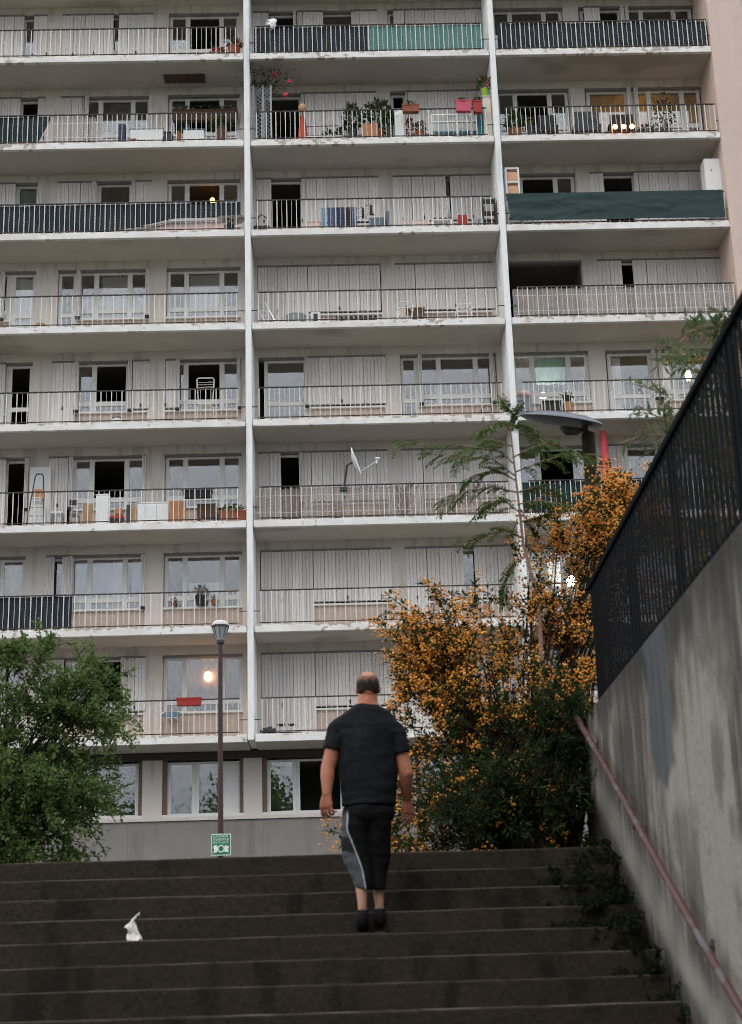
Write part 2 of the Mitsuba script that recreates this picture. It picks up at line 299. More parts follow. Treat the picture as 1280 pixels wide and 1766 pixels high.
def O(r, o, cov=(), stk=(), dr_='closed', win='closed', cur=(), panel=True):
    base = ROW[r]; d, w = ZONES[o]; x0, x1 = OPEN[o]
    shell(x0, x1, base)
    for a, b in cov:                                   # the shutters reach the floor at the door, the sill at the window
        if d and a < d[1] < b: shutter(a, d[1] + .06, .26, base=base); shutter(d[1] + .07, b, 1.09, base=base)
        else: shutter(a, b, .26 if d and b <= d[1] + .1 else 1.09, base=base)
    for x in stk: stack(x, base)
    full = lambda z: any(a <= z[0] + .15 and b >= z[1] - .15 for a, b in cov)
    hd = door(*d, base, dr_) if d and not full(d) else None
    hw = None
    if win != 'none':
        part('spandrel_panel', box(w[0] - .02, w[1] + .02, W + .07, W + .20, base + .2, base + .985), 'mat_beige')
        part('sill', box(w[0] - .03, w[1] + .03, W - .01, W + .21, base + .988, base + 1.035), 'mat_frame')
        if not full(w): hw = window(*w, base, win)
    if d: part('mullion', box(d[1] + .003, w[0] - .003, W + .11, W + .21, base + .2, base + 2.46) if d[1] < w[0] else box(w[1] + .003, d[0] - .003, W + .11, W + .21, base + .2, base + 2.46), 'mat_frame')
    part('head_track', box(x0 + .003, x1 - .003, W + .035, W + .24, base + 2.462, base + 2.518), 'mat_track')
    for which, a, b, z0, z1, mat in cur:
        h = hd if which == 'd' else hw
        if h: obj('curtain', drape(a, b, GY + .12, base + z0, base + z1), mat, h)

def railing(r, x0, x1):
    base = ROW[r]; y = DD + .055
    m = MB().box(x0, x1, y - .018, y + .018, base + 1.075, base + 1.105).box(x0, x1, y - .012, y + .012, base + .245, base + .268)
    for a, b in ((x0 - .26, x0), (x1, x1 + .24)): m.box(a, b, y - .01, y + .01, base + .55, base + .57)
    h = part('balcony_railing', m.tm(), 'mat_rail')
    n = max(2, round((x1 - x0) / .272)); thin, rest = MB(), MB()
    for i in range(n + 1):
        x = x0 + .03 + (x1 - x0 - .06) * i / n
        b = (x - .011, x + .011, y - .011, y + .011, base + .2, base + 1.075)
        if budget['bar'] > 0: budget['bar'] -= 1; obj('bar', box(*b), 'mat_bar', h)
        else: rest.box(*b)
        if i < n: x += (x1 - x0 - .06) / n / 2; thin.box(x - .0045, x + .0045, y - .0045, y + .0045, base + .268, base + 1.075)
    if rest.v: obj('bars', rest.tm(), 'mat_bar', h, kind='stuff')
    obj('thin_bars', thin.tm(), 'mat_bar', h, kind='stuff')
def slab(r, base, x0=-12.0, x1=11.03):
    xs = [x0] + list(FINS) + [x1]
    for i in range(3):
        a, b = xs[i] + (.095 if i else 0), xs[i + 1] - (.095 if i < 2 else 0)
        part('floor_slab', bbox(a, b, DD, DD + .12, base, base + .195, .008), 'mat_slab_edge')
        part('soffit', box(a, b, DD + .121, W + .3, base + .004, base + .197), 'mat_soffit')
for r in 'HGFEDCBA':
    base = ROW[r]
    slab(r, base)
    for a, b in ((-11.8, -2.42), (-1.90, 4.55), (5.08, 10.98)): railing(r, a, b)
    part('lintel', box(-12, 11.03, W, W + .26, base + 2.522, base + 2.755), 'mat_render')
    for a, b in PILLARS: part('pillar', box(a, b, W, W + .30, base + .195, base + 2.52), 'mat_render')
slab('0', ROW['A'] + ST)
part('upper_wall', box(-12, 11.03, W, W + .3, ROW['A'] + ST + .2, ROW['A'] + ST + 3.2), 'mat_render')
part('roof', box(-12.2, 16.2, DD + .8, W + 11, ROW['A'] + ST + 3.21, ROW['A'] + ST + 3.5), 'mat_plinth')
for x in FINS: part('fin', bbox(x - .078, x + .078, DD - .05, W - .003, H0 + (.04 if x < 0 else -.0), ROW['A'] + ST + 3.2, .01), 'mat_fin')
part('end_wall', box(11.035, 16.0, DD - .02, W + 10.5, Z1, ROW['A'] + ST + 3.2), 'mat_end_wall')
part('rear_wall', box(-12, 11.03, W + 3.5, W + 10.5, Z1, ROW['A'] + ST + 3.2), 'mat_render')
part('plinth', box(-12, 11.03, W - .10, W + 3.4, Z1 - .1, H0 - 1.73), 'mat_plinth')
for x in (-9.4, -6.65, -5.3, -1.93, .45, 3.2, 5.9): part('plinth_joint', box(x - .012, x + .012, W - .104, W - .09, Z1, H0 - 1.74), 'mat_track')
part('ledge', box(-12, 11.03, W - .16, W + .3, H0 - 1.728, H0 - 1.64), 'mat_render')
GP = [(-12.0, -10.3), (-8.10, -7.50), (-4.97, -4.47), (-2.42, -1.95), (1.49, 1.94), (4.58, 5.02), (7.14, 7.60), (10.2, 11.03)]
for a, b in GP: part('pillar', box(a, b, W, W + .30, H0 - 1.638, H0 - .19), 'mat_render')
part('lintel', box(-12, 11.03, W, W + .3, H0 - .188, H0 + .0), 'mat_dark_paint')  # ground floor lintel, coloured dark to stand in for shade beneath the slab
for i in range(len(GP) - 1):                            # the ground floor windows with timber jambs
    a, b = GP[i][1], GP[i + 1][0]; base = H0
    shell(a, b, base, -1.63, -.19)
    part('sill', box(a, b, W + .02, W + .26, base - 1.638, base - 1.56), 'mat_frame')
    part('jamb', box(a, a + .12, W + .06, W + .24, base - 1.558, base - .195), 'mat_jamb'); part('jamb', box(b - .10, b, W + .06, W + .24, base - 1.558, base - .195), 'mat_jamb')
    if i == 3:
        window(a + .122, a + .86, base, 'closed', -1.556, -.24, False, 'ground_window'); window(a + .863, a + 2.06, base, 'open', -1.556, -.24, False, 'ground_window'); window(a + 2.063, b - .102, base, 'closed', -1.556, -.24, False, 'ground_window')
    elif b - a > 2.9:
        window(a + .122, (a + b) / 2 - .2, base, 'closed', -1.556, -.24, False, 'ground_window'); window((a + b) / 2 + .2, b - .102, base, 'closed', -1.556, -.24, False, 'ground_window')
        part('mullion', box((a + b) / 2 - .198, (a + b) / 2 + .198, W + .1, W + .2, base - 1.556, base - .24), 'mat_frame')
    else:
        s = b - .10 - (.42 if i == 2 else .0)
        window(a + .122, (a + s) / 2 + .06, base, 'closed', -1.556, -.24, False, 'ground_window'); window((a + s) / 2 + .063, s, base, 'closed', -1.556, -.24, False, 'ground_window')
        if i == 2: part('blank_panel', box(s + .003, b - .102, W + .12, W + .2, base - 1.556, base - .24), 'mat_frame')

O('A', 'A', [(-10.431, -8.707,), (-8.436, -8.081,)])
O('A', 'B', [(-7.59, -6.1,), (-5.947, -4.93,)])
O('A', 'C', win='open')
O('A', 'D', [(-2.026, -1.549,), (-0.716, 0.051,), (0.869, 1.636,)], [(-0.835,)[0]], dr_='open')
O('A', 'E', [(2.114, 4.83,)])
O('A', 'F')
O('A', 'G', [(7.757, 8.237,)], [(8.838,)[0], (8.975,)[0]], dr_='open')
O('B', 'A', [(-10.323, -8.725,), (-8.225, -8.025,)], dr_='open')
O('B', 'B', [(-7.558, -6.891,)], [(-6.857,)[0], (-5.021,)[0]], cur=[('w', -6.2, -5.4, 1.1, 2.4, 'mat_curtain_dark')])
O('B', 'C', win='open', cur=[('w', -4.4, -3.95, 1.1, 2.42, 'mat_curtain_green')])
O('B', 'D', [(-0.651, 1.531,)], dr_='open')
O('B', 'E', [(2.371, 4.744,)], dr_='open')
O('B', 'F', (), [(7.173,)[0]], win='open')
O('B', 'G', (), [(8.828,)[0], (9.031,)[0]], cur=[('d', 7.75, 8.8, .3, 2.42, 'mat_curtain_orange'), ('w', 9.0, 10.95, 1.1, 2.42, 'mat_curtain_orange')])
O('C', 'A', [(-10.193, -8.755,)], [(-8.116,)[0]], cur=[('d', -8.7, -8.2, .3, 2.4, 'mat_curtain_green')])
O('C', 'B', [(-7.593, -6.462,), (-5.38, -4.921,)], [(-6.594,)[0], (-5.479,)[0]])
O('C', 'C', win='open')
O('C', 'D', [(-1.964, -1.536,), (-0.68, 1.512,)], dr_='open')
O('C', 'E', [(1.924, 3.427,), (3.542, 4.766,)])
O('C', 'F', win='open')
O('C', 'G', [(7.548, 7.945,), (8.808, 10.934,)], dr_='open')
O('D', 'A', (), [(-9.058,)[0]], cur=[('d', -8.75, -8.15, .3, 2.4, 'mat_curtain')])
O('D', 'B', (), [(-6.958,)[0], (-5.046,)[0]], cur=[('w', -6.3, -5.5, 1.75, 2.42, 'mat_blind'), ('w', -6.9, -5.0, 1.1, 1.75, 'mat_curtain')])
O('D', 'C', cur=[('w', -3.85, -2.95, 1.8, 2.42, 'mat_blind'), ('w', -3.85, -2.95, 1.1, 1.8, 'mat_curtain')])
O('D', 'D', [(-1.94, 1.466,)])
O('D', 'E', [(1.886, 4.638,)])
O('D', 'F', win='none')
O('D', 'G', [(7.574, 8.256,), (8.549, 11.185,)], dr_='open')
O('E', 'A', [(-9.931, -8.829,)], dr_='bare')
O('E', 'B', [(-7.569, -6.97,), (-5.376, -4.918,)], [(-6.938,)[0], (-5.487,)[0]], win='open')
O('E', 'C', [(-4.476, -4.192,)], [(-4.192,)[0], (-2.531,)[0]], win='open')
O('E', 'D', [(-0.598, 1.528,)], [(-0.678,)[0]])
O('E', 'E', (), [(2.433,)[0], (4.389,)[0]])
O('E', 'F', cur=[('w', 5.68, 6.5, 1.65, 2.42, 'mat_curtain_green')])
O('E', 'G', (), [(8.87,)[0], (9.03,)[0]], cur=[('d', 7.8, 8.05, .3, 2.4, 'mat_curtain'), ('w', 9.0, 9.4, 1.1, 2.4, 'mat_curtain')])
O('F', 'A', [(-9.799, -8.704,)], [(-8.194,)[0]], dr_='open')
O('F', 'B', [(-7.576, -7.05,)], [(-7.02,)[0], (-5.07,)[0]], win='open')
O('F', 'C')
O('F', 'D', [(-1.969, -1.363,), (-0.835, 1.498,)], [(-0.881,)[0]], dr_='open')
O('F', 'E', [(1.888, 4.601,)])
O('F', 'F', win='open')
O('F', 'G', [(7.383, 7.993,)])
O('G', 'A', (), cur=[('d', -8.78, -8.12, .3, 2.4, 'mat_blind')])
O('G', 'B', [(-7.563, -7.336,), (-7.139, -6.957,)], [(-6.957,)[0], (-5.062,)[0]], cur=[('w', -6.92, -6.5, 1.1, 2.42, 'mat_curtain_blue'), ('w', -6.4, -5.85, 1.1, 2.42, 'mat_curtain_blue'), ('w', -5.85, -5.6, 1.1, 2.42, 'mat_curtain'), ('w', -5.35, -5.05, 1.1, 2.42, 'mat_curtain_blue')])
O('G', 'C', cur=[('w', -3.85, -2.98, 1.75, 2.42, 'mat_curtain_dark'), ('w', -3.85, -2.98, 1.1, 1.75, 'mat_curtain')])
O('G', 'D', [(-1.932, 1.511,)])
O('G', 'E', [(1.893, 3.42,), (3.695, 4.627,)])
O('G', 'F', cur=[('w', 5.05, 5.5, 1.1, 2.42, 'mat_curtain_blue'), ('w', 5.6, 6.0, 1.1, 2.42, 'mat_curtain')])
O('G', 'G')
O('H', 'A', [(-9.53, -8.494,)])
O('H', 'B', [(-5.468, -4.918,), (-7.604, -7.011,)], [(-5.542,)[0]], win='open')
O('H', 'C', cur=[('w', -4.4, -2.5, 1.1, 2.42, 'mat_curtain_dark')])
O('H', 'D', [(-1.943, 1.503,)])
O('H', 'E', [(1.892, 4.764,)])
O('H', 'F')
O('H', 'G')
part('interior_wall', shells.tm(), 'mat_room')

# ------------------------------------------------------------------ what stands, hangs and lies on the balconies
def carton(r, name, label, cat, x0, x1, z0, z1, mat, y=.35, d=.35, group=None, floor=True, lid=None, c=.01):
    k = thing(name, label, cat, group); b = ROW[r]; y = DD + y
    zb = b + (.2 if floor else z0)
    obj('body', bbox(x0, x1, y, y + d, zb, b + z1 - (.03 if lid else 0), c), mat, k)
    if lid: obj('lid', bbox(x0 - .015, x1 + .015, y - .015, y + d + .015, b + z1 - .028, b + z1, .006), lid, k)
    return k
def potted(r, name, label, x0, x1, zt, mat, top, leafmat='mat_leaf_pot', flowers=None, y=.4, zb=.2, n=120, spread=1.5, cat='potted plant', pot=True, group=None, L=.10):
    k = thing(name, label, cat, group); b = ROW[r]; y = DD + y + (x1 - x0) / 2; x = (x0 + x1) / 2; ra = (x1 - x0) / 2; h = zt - zb
    if pot: obj('pot', lathe([(0, 0), (ra * .72, 0), (ra * .95, h - .035), (ra, h - .035), (ra, h), (ra * .86, h), (ra * .84, h - .04), (0, h - .04)], 16, (x, y, b + zb)), mat, k, smooth=40)
    ph = top - zt; c = (x, y, b + zt + ph * .5)
    st = MB()
    for i in range(6): q = rnd.uniform(0, 6.28); st.tube([(x, y, b + zt - .05), (x + ra * .4 * math.cos(q), y + ra * .4 * math.sin(q), b + zt + ph * .4), (x + ra * spread * .7 * math.cos(q), y + ra * spread * .7 * math.sin(q), b + zt + ph * .9)], .008, 4)
    obj('stem', st.tm(), 'mat_stem', k)
    obj('foliage', foliage(c, (ra * spread, ra * spread, ph * .55), n, L), leafmat, k)
    if flowers:
        d = rdir(26); P = np.array(c) + d * [ra * spread * .95, ra * spread * .95, ph * .5]
        obj('blossom', beads(P, R.uniform(.018, .04, 26)), flowers, k)
    return k
def trough(r, name, label, x0, x1, z0, z1, mat, plants=None, y=-.06, d=.2, group=None, cat='planter', flowers=None):
    k = thing(name, label, cat, group); b = ROW[r]; y = DD + y
    o = m3.Manifold.hull_points(np.array([(x0 + .02, y + .02, b + z0), (x1 - .02, y + .02, b + z0), (x0 + .02, y + d - .02, b + z0), (x1 - .02, y + d - .02, b + z0), (x0, y, b + z1), (x1, y, b + z1), (x0, y + d, b + z1), (x1, y + d, b + z1)]))
    obj('trough', man(o - m3.Manifold.cube((x1 - x0 - .04, d - .04, .06)).translate((x0 + .02, y + .02, b + z1 - .05))), mat, k)
    obj('rim', MB().box(x0 - .012, x1 + .012, y - .012, y + .016, b + z1 - .035, b + z1 + .004).box(x0 - .012, x1 + .012, y + d - .016, y + d + .012, b + z1 - .035, b + z1 + .004).tm(), mat, k)
    obj('hook', MB().tube([(x0 + .1, y + d + .01, b + z1 - .08), (x0 + .1, y + d + .03, b + z1 + .01), (x0 + .1, y + d + .07, b + z1 - .02)], .008, 4).tube([(x1 - .1, y + d + .01, b + z1 - .08), (x1 - .1, y + d + .03, b + z1 + .01), (x1 - .1, y + d + .07, b + z1 - .02)], .008, 4).tm(), 'mat_rail', k)
    if plants: obj('foliage', foliage(((x0 + x1) / 2, y + d / 2, b + z1 + plants * .4), ((x1 - x0) * .5, d * .8, plants * .6), int(90 * (x1 - x0) + 40), .09), 'mat_leaf_pot', k)
    if flowers: obj('blossom', beads(np.array([(rnd.uniform(x0, x1), y + rnd.uniform(0, d), b + z1 + rnd.uniform(.02, plants or .1)) for _ in range(30)]), .025), flowers, k)
    return k
def wire(k, name, pts, r, mat, n=6): return obj(name, MB().tube(pts, r, n).tm(), mat, k, smooth=50)

# row A (topmost balconies in view)
def pot(r, name, label, x0, x1, z0, z1, mat, top, **k): return potted(r, name, label, x0, x1, z1, mat, top, **k)
pot('A', 'flower_pot', 'low terracotta pot with red flowers on the topmost left balcony', -3.13, -2.801, 0.41, 0.656, 'mat_terracotta', .62, flowers='mat_red', n=60)
pot('A', 'flower_pot', 'bushy green pot plant beside the white fin on the topmost left balcony', -2.702, -2.339, 0.401, 0.762, 'mat_terracotta', .98, flowers='mat_red', n=140, spread=1.3)
k = thing('towel', 'white bundled towel lying over the dark screen on the topmost middle balcony', 'towel'); c = ball((-1.42, DD + .07, ROW['A'] + 1.17), (.15, .10, .17), 3); v = np.array(c.vertices); c.vertices = v + (meshkit.fbm(v * 8, 3)[:, None] - .5) * [.20, .12, .16]
obj('cloth', c, 'mat_white', k, smooth=60)

def screen(r, label, x0, x1, mat, zb=.24, zt=1.07, y=.10, poly=None, name='privacy_screen', amp=.006):
    k = thing(name, label, 'privacy screen'); b = ROW[r]
    xs = np.linspace(x0, x1, max(4, int((x1 - x0) / .06))); v = []
    for i, x in enumerate(xs):
        lo = zb if poly is None else float(np.interp(x, poly[0], poly[1]))
        for z in (lo, lo + (zt - lo) * .33, lo + (zt - lo) * .66, zt + rnd.uniform(-.006, .006)):
            v.append((x, DD + y + amp * math.sin(x * 9) + amp * 2 * (meshkit.noise(np.array([x * 3, z * 3, 0.])) - .5), b + z))
    f = [q for i in range(len(xs) - 1) for j in range(3) for a in [i * 4 + j] for q in ([a, a + 4, a + 5], [a, a + 5, a + 1])]
    obj('cloth', trimesh.Trimesh(v, f, process=False), mat, k, smooth=True)
    obj('tie', MB().tube([(x0 + .02, DD + y - .012, b + zt - .03), (x0 + .02, DD + .055, b + zt + .02)], .006, 4).tube([(x1 - .02, DD + y - .012, b + zt - .03), (x1 - .02, DD + .055, b + zt + .02)], .006, 4).tm(), 'mat_black', k)
    return k
def reed(r, label, x0, x1, mat, gap=.011, w=.021, y=.10, zt=1.06):
    k = thing('reed_screen', label, 'reed screen'); b = ROW[r]; m = MB(); x = x0
    while x < x1:
        h = zt + rnd.uniform(-.03, .015); m.box(x, x + w, DD + y - .006, DD + y + .006, b + .23, b + h); x += w + gap * rnd.uniform(.5, 1.6)
    obj('canes', m.tm(), mat, k, kind='stuff')
    obj('binding', MB().box(x0, x1, DD + y - .010, DD + y - .0075, b + .4, b + .408).box(x0, x1, DD + y - .010, DD + y - .0075, b + .85, b + .858).tm(), 'mat_metal', k)
    return k
a, b_, _, _ = -1.929, 1.294, 0.29, 1.201
screen('A', 'dark blue grey woven screen on the left half of the topmost middle balcony railing', a, b_, 'mat_screen_dark')
a, b_, _, _ = 1.311, 4.592, 0.23, 1.142
screen('A', 'faded teal fabric screen on the right half of the topmost middle balcony railing', a, b_, 'mat_screen_teal')
a, b_, _, _ = 4.992, 11.005, 0.212, 1.088
screen('A', 'dark blue grey woven screen along the whole topmost right balcony railing', a, b_, 'mat_screen_dark')

# row B left
k = thing('ceiling_panel', 'rust brown slatted panel fixed under the ceiling, second left balcony from the top', 'panel')
for i in range(7): q = -4.55 + .17 * i; obj('slat', box(q, q + .155, DD + .70, DD + 1.1, ROW['A'] - .05, ROW['A'] - .022), 'mat_brown', k)
obj('batten', MB().box(-4.5, -3.4, DD + .78, DD + .83, ROW['A'] - .0215, ROW['A'] - .001).box(-4.5, -3.4, DD + .97, DD + 1.02, ROW['A'] - .0215, ROW['A'] - .001).tm(), 'mat_brown', k)
a, b_, _, _ = -8.983, -7.606, 0.292, 1.184
screen('B', 'dark teal screen at the far left of the balcony with the brown ceiling panel', a - 2.2, b_, 'mat_screen_green', poly=([-12, b_ - .32, b_], [.24, .24, .95]))
a, b_, _, _ = -7.541, -6.162, 0.263, 1.156
reed('B', 'grey split reed screen beside the dark teal screen, second balcony row from the top', a, b_, 'mat_reed_grey', gap=.014)
k = carton('B', 'storage_chest', 'long white plastic storage chest on the second balcony from the top left', 'chest', -5.423, -4.503, 0.409, 0.812, 'mat_white', lid='mat_grey', d=.5)
obj('handle', bbox(-5.45, -5.2, DD + .33, DD + .352, ROW['B'] + .45, ROW['B'] + .49, .008), 'mat_red', k)
carton('B', 'storage_box', 'black storage box standing by the pillar, second balcony row from the top', 'box', -4.47, -4.26, 0.397, 0.69, 'mat_charcoal', lid='mat_black')
carton('B', 'speaker_box', 'tall narrow dark blue box behind the railing right of the reed screen', 'box', -5.747, -5.553, 0.386, 0.972, 'mat_navy')
pot('B', 'flower_pot', 'narrow red clay pot with a short plant, next to the black storage box', -4.148, -3.986, 0.483, 0.739, 'mat_terracotta', .72, n=40)
k = carton('B', 'storage_chest', 'low white chest with a grey lid beside the brown basket pot plant', 'chest', -3.938, -3.356, 0.438, 0.767, 'mat_white', lid='mat_bluegrey', d=.42)
pot('B', 'potted_plant', 'large dark bushy plant in a brown basket pot beside the first white fin', -3.065, -2.709, 0.386, 0.863, 'mat_brown', 1.15, n=320, spread=1.9, leafmat='mat_leaf_dark')
trough('B', 'window_box', 'row of reddish brown flower boxes fixed under the open window', -4.348, -2.471, 1.582, 1.903, 'mat_brown', plants=.14, y=1.20, flowers='mat_peach')

# row B middle
k = thing('trellis', 'tall grey lattice trellis at the left end of the flower filled middle balcony', 'trellis'); x0, x1, z0, z1 = -1.989, -1.453, 0.371, 2.069
for q in (x0, (x0 + x1) / 2, x1 - .05): obj('post', box(q, q + .05, DD + .28, DD + .33, ROW['B'] + .2, ROW['B'] + z1), 'mat_grey', k)
m = MB(); s = .13
for i in range(-14, 8):
    for sg in (1, -1):
        q = [(x0 + .05, 0), (x1 - .05, 0)]
        zA = z0 + .1 + (i + 14) * s - (x1 - x0) * (sg > 0) ; zB = zA + (x1 - x0) * sg if sg > 0 else zA - (x1 - x0)
        lo, hi = .22, z1 - .03
        t0, t1 = 0.0, 1.0
        if zB != zA:
            ta, tb = sorted(((lo - zA) / (zB - zA), (hi - zA) / (zB - zA))); t0, t1 = max(t0, ta), min(t1, tb)
        if t1 > t0: m.tube([(x0 + (x1 - x0) * t0, DD + .30 + .01 * sg, ROW['B'] + zA + (zB - zA) * t0), (x0 + (x1 - x0) * t1, DD + .30 + .01 * sg, ROW['B'] + zA + (zB - zA) * t1)], .012, 4)
obj('lattice', m.tm(), 'mat_grey', k)
k = thing('climbing_plant', 'climbing plant with a few pink blooms trailing from the trellis to the ceiling', 'climbing plant')
obj('foliage', leaves(np.vstack([np.array([x0 + .3, DD + .4, ROW['B'] + z1 + .02]) + R.normal(size=(240, 3)) * [.3, .12, .10], np.array([x0 + .4, DD + .5, ROW['A'] - .22]) + R.normal(size=(160, 3)) * [.35, .2, .09]]), rdir(400), rdir(400), R.uniform(.05, .11, 400), R.uniform(.015, .03, 400)), 'mat_leaf_dark', k)
st = MB()
for (px, pz) in ((.62, 2.52), (1.03, 2.28), (.92, 1.85)):
    c = (x0 + px, DD + .45, ROW['B'] + pz); st.tube([(x0 + .3, DD + .4, ROW['B'] + z1), (x0 + px * .6, DD + .42, ROW['B'] + pz + .12), c], .007, 4)
    obj('bloom', beads(np.array(c) + rdir(14) * .05, .035), 'mat_parasol', k)
obj('stem', st.tm(), 'mat_stem', k)
k = thing('draped_stand', 'narrow stand draped in red cloth with a pale orange ball, before the dark doorway', 'stand'); xq = -.60; b = ROW['B']; yq = DD + .75
obj('cloth', lathe([(.30, .2), (.26, .42), (.15, .6), (.11, 1.0), (.07, 1.28), (0, 1.30)], 20, (xq, yq, b)), 'mat_redcloth', k, smooth=50)
obj('pole', box(xq - .015, xq + .015, yq - .015, yq + .015, b + 1.28, b + 1.52), 'mat_brown', k)
obj('knob', ball((xq - .02, yq, b + 1.31), (.075, .075, .075)), 'mat_terracotta', k, smooth=True)
obj('ball', ball((xq - .01, yq, b + 1.62), (.115, .11, .13)), 'mat_peach', k, smooth=True)
k = thing('garden_bench', 'white metal framed garden bench with plants on it, flower filled middle balcony', 'bench'); x0, x1, z0, z1 = -0.505, 0.505, 0.491, 1.1; b = ROW['B']; y = DD + .5
wire(k, 'backrest', [(x0, y + .35, b + .6), (x0 - .03, y + .4, b + z1), (x1 - .1, y + .4, b + z1 + .02), (x1, y + .35, b + .6)], .016, 'mat_charcoal')
obj('seat', bbox(x0, x1, y - .05, y + .36, b + .5, b + .54), 'mat_white', k)
for q in (x0 + .05, x1 - .05): wire(k, 'leg', [(q, y, b + .2), (q, y, b + .5)], .018, 'mat_white')
pot('B', 'potted_plant', 'small spiky plant in a blue grey pot on the white garden bench', -.02, .22, 0, .60, 'mat_bluegrey', .80, zb=.545, n=70, y=.55, spread=1.1)
pot('B', 'potted_plant', 'wider grey green plant in a dark pot on the right half of the garden bench', .30, .56, 0, .64, 'mat_charcoal', .84, zb=.545, n=90, y=.55, spread=1.2)
pot('B', 'potted_plant', 'tall loose plant with upright dark leaves between bench and pillar', 0.63, 0.954, 0.35, 0.754, 'mat_charcoal', 1.52, n=210, spread=2.0, leafmat='mat_leaf_dark', L=.16)
pot('B', 'potted_plant', 'tallest dark leafy plant in front of the pillar, flower filled middle balcony', 1.311, 1.701, 0.336, 0.703, 'mat_terracotta', 1.62, n=300, spread=2.1, leafmat='mat_leaf_dark', L=.16)
pot('B', 'potted_plant', 'dark climbing plant right of the pillar beside the white cabinet', 1.735, 1.962, 0.33, 0.807, 'mat_charcoal', 1.35, n=170, spread=1.7, leafmat='mat_leaf_dark', L=.13)
carton('B', 'planter_crate', 'light wooden planter crate at the foot of the tall leafy plants', 'planter', 1.052, 1.506, 0.428, 0.739, 'mat_orange_wood', y=.16, d=.28)
carton('B', 'cabinet', 'narrow white cabinet below the slim dark window, flower filled middle balcony', 'cabinet', 1.988, 2.249, 0.398, 1.301, 'mat_white', lid='mat_grey', d=.3)
trough('B', 'window_box', 'orange terracotta planter hung on the railing right of the white cabinet', 2.194, 2.68, 0.976, 1.196, 'mat_terracotta', plants=.06)
pot('B', 'potted_plant', 'round clipped dark green bush behind the railing under the terracotta planter', 2.513, 2.871, 0.35, 0.643, 'mat_terracotta', .98, n=330, spread=1.15, leafmat='mat_leaf_dark', L=.06)
pot('B', 'potted_plant', 'thin plant with small red flowers left of the round clipped bush', 2.349, 2.479, 0.355, 0.575, 'mat_terracotta', 1.05, n=26, flowers='mat_red', spread=1.8)
k = thing('mini_greenhouse', 'white framed plastic mini greenhouse at the right end of the flower filled balcony', 'greenhouse'); x0, x1, z0, z1 = 3.016, 4.419, 0.433, 1.133; b = ROW['B']; y = DD + .4; m = MB()
for q in (x0, x0 + (x1 - x0) * .5, x0 + (x1 - x0) * .78, x1 - .04):
    for yy in (y, y + .4): m.box(q, q + .035, yy, yy + .035, b + .2, b + z1 - .04)
m.box(x0, x1, y - .003, y + .032, b + z1 - .038, b + z1).box(x0, x1, y + .37, y + .44, b + z1 - .038, b + z1).box(x0 + .037, x1 - .042, y + .003, y + .03, b + .24, b + .28)
obj('frame', m.tm(), 'mat_white', k); obj('cover', quad(x0 + .04, x1 - .04, y + .4, b + .2, b + z1 - .05), 'mat_curtain', k); obj('shelf', box(x0 + .04, x1 - .04, y + .05, y + .36, b + .6, b + .62), 'mat_skyblue', k)
trough('B', 'window_box', 'bright pink planter hung on the railing, flower filled middle balcony', 3.686, 4.124, 0.966, 1.297, 'mat_pink', plants=.05)
trough('B', 'window_box', 'red planter hung on the railing next to the bright pink one', 4.171, 4.43, 0.922, 1.271, 'mat_red', plants=.10)
k = thing('pedestal', 'tall pale post at the right end of the flower filled balcony, carrying the lime pot', 'pedestal'); x0, x1, z0, z1 = 4.48, 4.709, 0.29, 1.581
obj('shaft', bbox(x0, x1, DD + .22, DD + .46, ROW['B'] + .2, ROW['B'] + z1 - .04), 'mat_cream', k); obj('cap', bbox(x0 - .02, x1 + .02, DD + .2, DD + .48, ROW['B'] + z1 - .038, ROW['B'] + z1), 'mat_cream', k)
pot('B', 'potted_plant', 'lime green pot with red geraniums high beside the second white fin', x0 - .03, x1 - .02, z1, z1 + .27, 'mat_lime', z1 + .62, zb=z1 + .004, y=.2, flowers='mat_parasol', n=150, spread=1.7)
carton('B', 'water_barrel', 'narrow teal barrel cabinet beside the pale post', 'barrel', 4.307, 4.486, 0.353, 1.424, 'mat_teal', d=.3)

# row B right
pot('B', 'potted_plant', 'bushy plant in a square terracotta pot right of the second fin', 5.187, 5.61, 0.37, 0.701, 'mat_terracotta', 1.22, n=280, spread=1.35, leafmat='mat_leaf_pot', L=.13)
pot('B', 'potted_plant', 'plant with orange red flowers behind the railing, second right balcony from the top', 5.677, 5.97, 0.362, 0.729, 'mat_charcoal', 1.0, n=80, flowers='mat_terracotta', spread=1.5)
def armchair(r, label, x0, x1, zt, mat):
    k = thing('garden_armchair', label, 'armchair', 'black garden armchairs on one balcony'); b = ROW[r]; y = DD + .3; fl = b + .2
    m = MB().box(x0 + .05, x1 - .05, y + .05, y + .11, fl + .30, b + zt)
    for i in range(6): q = x0 + .08 + (x1 - x0 - .2) * i / 5; m.box(q, q + .05, y + .035, y + .049, fl + .30, b + zt - .01)
    obj('backrest', m.tm(), mat, k); obj('seat', bbox(x0 + .04, x1 - .04, y + .12, y + .55, fl + .28, fl + .36), mat, k)
    for q in (x0, x1 - .06): obj('armrest', bbox(q, q + .06, y + .04, y + .55, fl + .45, fl + .5), mat, k)
    for q in (x0 + .01, x1 - .05):
        for yy in (y + .06, y + .5): obj('leg', box(q, q + .04, yy, yy + .04, fl, fl + .447), mat, k)
a, b_, _, z = 5.98, 6.585, 0.389, 1.016; armchair('B', 'black garden armchair beside the orange red flowers, first of three', a, b_, z, 'mat_black')
a, b_, _, z = 7.014, 7.799, 0.386, 1.106; armchair('B', 'widest black garden armchair, middle of three on the second right balcony', a, b_, z, 'mat_charcoal')
a, b_, _, z = 8.009, 8.762, 0.385, 0.994; armchair('B', 'black garden armchair behind the three glowing globes', a, b_, z, 'mat_black')
